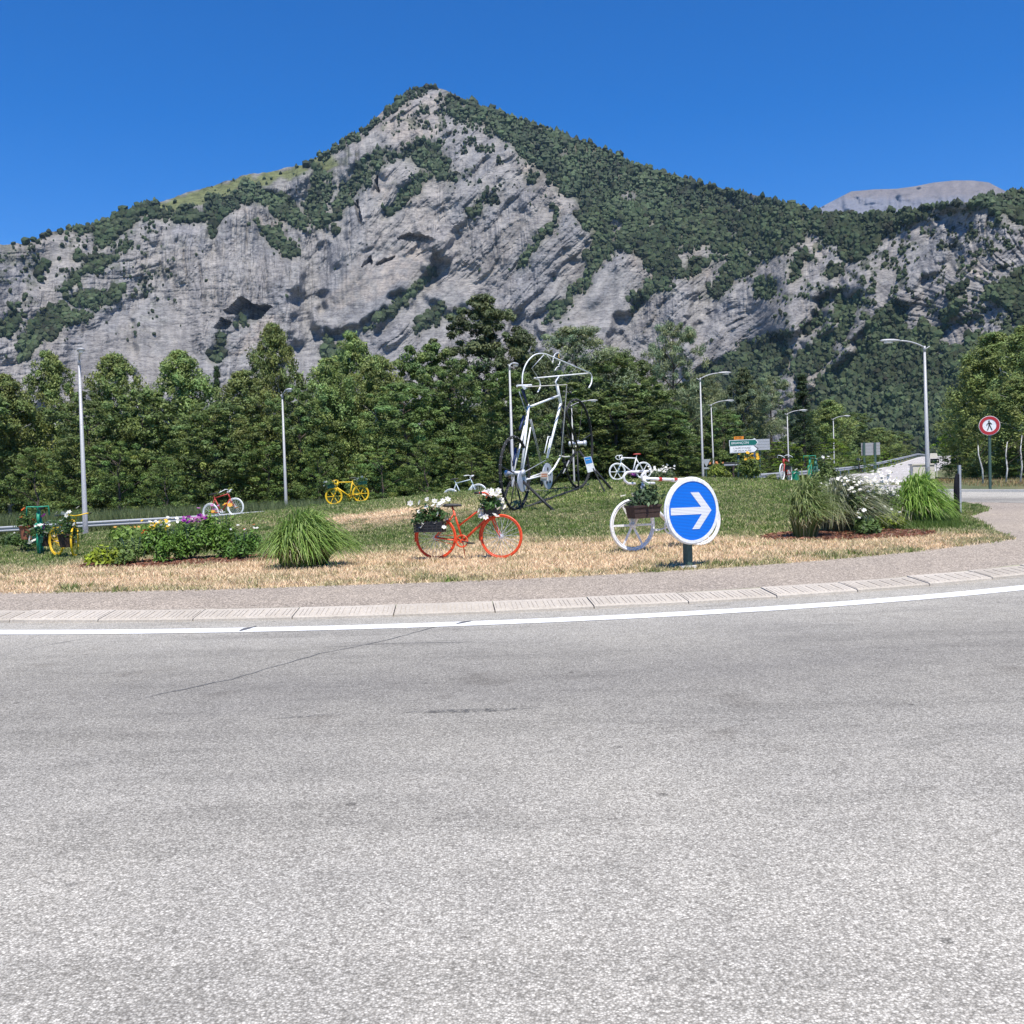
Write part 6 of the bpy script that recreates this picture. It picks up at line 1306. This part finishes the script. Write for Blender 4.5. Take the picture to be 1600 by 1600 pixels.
# black struts that hold it
def GP(px, Y): return grd(px, Y) - RA
gt('strut', [PL(817, 752, .2), GP(866, 25.0) + Vector((0, 0, .0))], .05, 'black'); gt('strut', [PL(806, 753), GP(817, 25.6)], .03, 'black'); gt('strut', [PL(804, 752), GP(796, 25.7)], .022, 'black'); gt('strut', [PL(792, 765, -.1), GP(783, 26.0)], .055, 'black'); gt('strut', [PL(798, 752, -.1), GP(775, 26.2)], .04, 'black')
gt('strut', [PL(905, 705, .2), GP(956, 29.2)], .05, 'black'); gt('strut', [PL(900, 706), GP(858, 30.8)], .05, 'black'); gt('strut', [PL(902, 706), GP(904, 29.8)], .028, 'black'); gt('strut', [PL(902, 630), PL(884, 640)], .02, 'black')
gt('ground_rail', [GP(812, 25.7) + Zv * .04, GP(905, 29.9) + Zv * .04], .05, 'black'); gt('ground_rail', [GP(858, 30.6) + Zv * .04, GP(900, 30.1) + Zv * .04], .03, 'black')
gt('spoke_bar', [PL(880, 740), PL(889, 720)], .03, 'grey'); mb = MB(); mb.box(PL(902, 693, -.1), (.14, .05, .2)); mb.build('number_plate', 'white', SC)
# information panel hung on the front strut
p = GP(948, 28.6) + RA; e = empty('information_panel', p, 'white panel with a blue picture leaning on the front strut of the giant bicycle', 'information panel'); a_, b_, c_, d_ = [at(x_, y_, 28.9) - p for x_, y_ in ((912, 714.5), (923.5, 713.0), (930.5, 735.5), (918.5, 738.5))]
nn = (b_ - a_).cross(d_ - a_).normalized(); nn = nn if nn.y < 0 else -nn
def quadbox(q, t_): mb = MB(); mb.add([v - nn * t_ for v in q] + list(q), [(0, 1, 2, 3), (7, 6, 5, 4), (0, 4, 5, 1), (1, 5, 6, 2), (2, 6, 7, 3), (3, 7, 4, 0)]); return mb
pan = quadbox([a_, b_, c_, d_], .03).build('panel', 'white', e)
l1, l2 = a_.lerp(d_, .45), b_.lerp(c_, .42); i_ = lambda v: v + nn * .006
quadbox([i_(a_.lerp(b_, .06).lerp(d_, .03)), i_(b_.lerp(a_, .06).lerp(c_, .03)), i_(l2.lerp(l1, .06)), i_(l1.lerp(l2, .06))], .004).build('picture', 'bluepanel', pan)
pm = a_.lerp(d_, .16); quadbox([i_(i_(a_.lerp(d_, .2).lerp(b_, .15))), i_(i_(b_.lerp(c_, .22).lerp(a_, .2))), i_(i_(b_.lerp(c_, .30).lerp(a_, .3))), i_(i_(a_.lerp(d_, .3).lerp(b_, .25)))], .003).build('picture_highlight', 'paleblue', pan)
mb = MB(); mb.tube([(0, 0, -.1), (a_ + b_ + c_ + d_) / 4 + Vector((.05, .06, 0))], .02, 6); mb.build('leg', 'black', e)

# ================================================================== BOARD BY THE CLIMBING ROAD
Yb = 76; p = grd(1459, Yb); kk = Yb / FPX; e = empty('roadside_board', p, 'small dark board under a pale block right behind the right hand lamp post', 'board')
def BP(px, py, dy=0.0): return at(px, py, Yb + dy) - p
mb = MB(); mb.box((BP(1454, 716.5) + BP(1467, 724)) / 2, (13 * kk, .12, 7 * kk)); bd = mb.build('board', 'black', e)
for k_ in range(4): mb = MB(); mb.box(BP(1456 + 3 * k_, 720, -.08), (1.8 * kk, .02, 2.2 * kk)); mb.build('lettering', 'cream', bd)
mb = MB(); mb.box((BP(1450, 708) + BP(1464, 716)) / 2, (13 * kk, .5, 7.4 * kk), taper=.8); mb.build('cap', 'cream', e)
for px in (1453.5, 1463.5):
    mb = MB(); q = BP(px, 724, .05); mb.tube([(q.x, q.y, -.2), q], .05, 8); mb.build('post', 'cream', e)

# ================================================================== AIR
m = bpy.data.materials.new('air'); m.use_nodes = True; t = m.node_tree; t.nodes.clear(); out = t.nodes.new('ShaderNodeOutputMaterial'); pv = t.nodes.new('ShaderNodeVolumePrincipled')
pv.inputs['Color'].default_value = (.42, .66, 1.0, 1); pv.inputs['Density'].default_value = 2.8e-5; pv.inputs['Anisotropy'].default_value = 0.0; t.links.new(pv.outputs[0], out.inputs['Volume'])
zb = -14.0; zt = max(float(Pf[..., 2].max()), float(P[:, 2].max() if False else Zm.max())) + 60.0; mb = MB(); mb.box((700, 4400, (zb + zt) / 2), (11000, 9200, zt - zb)); M['air'] = m
tag(mb.build('haze', 'air'), 'thin blue air over the valley', kind='stuff')
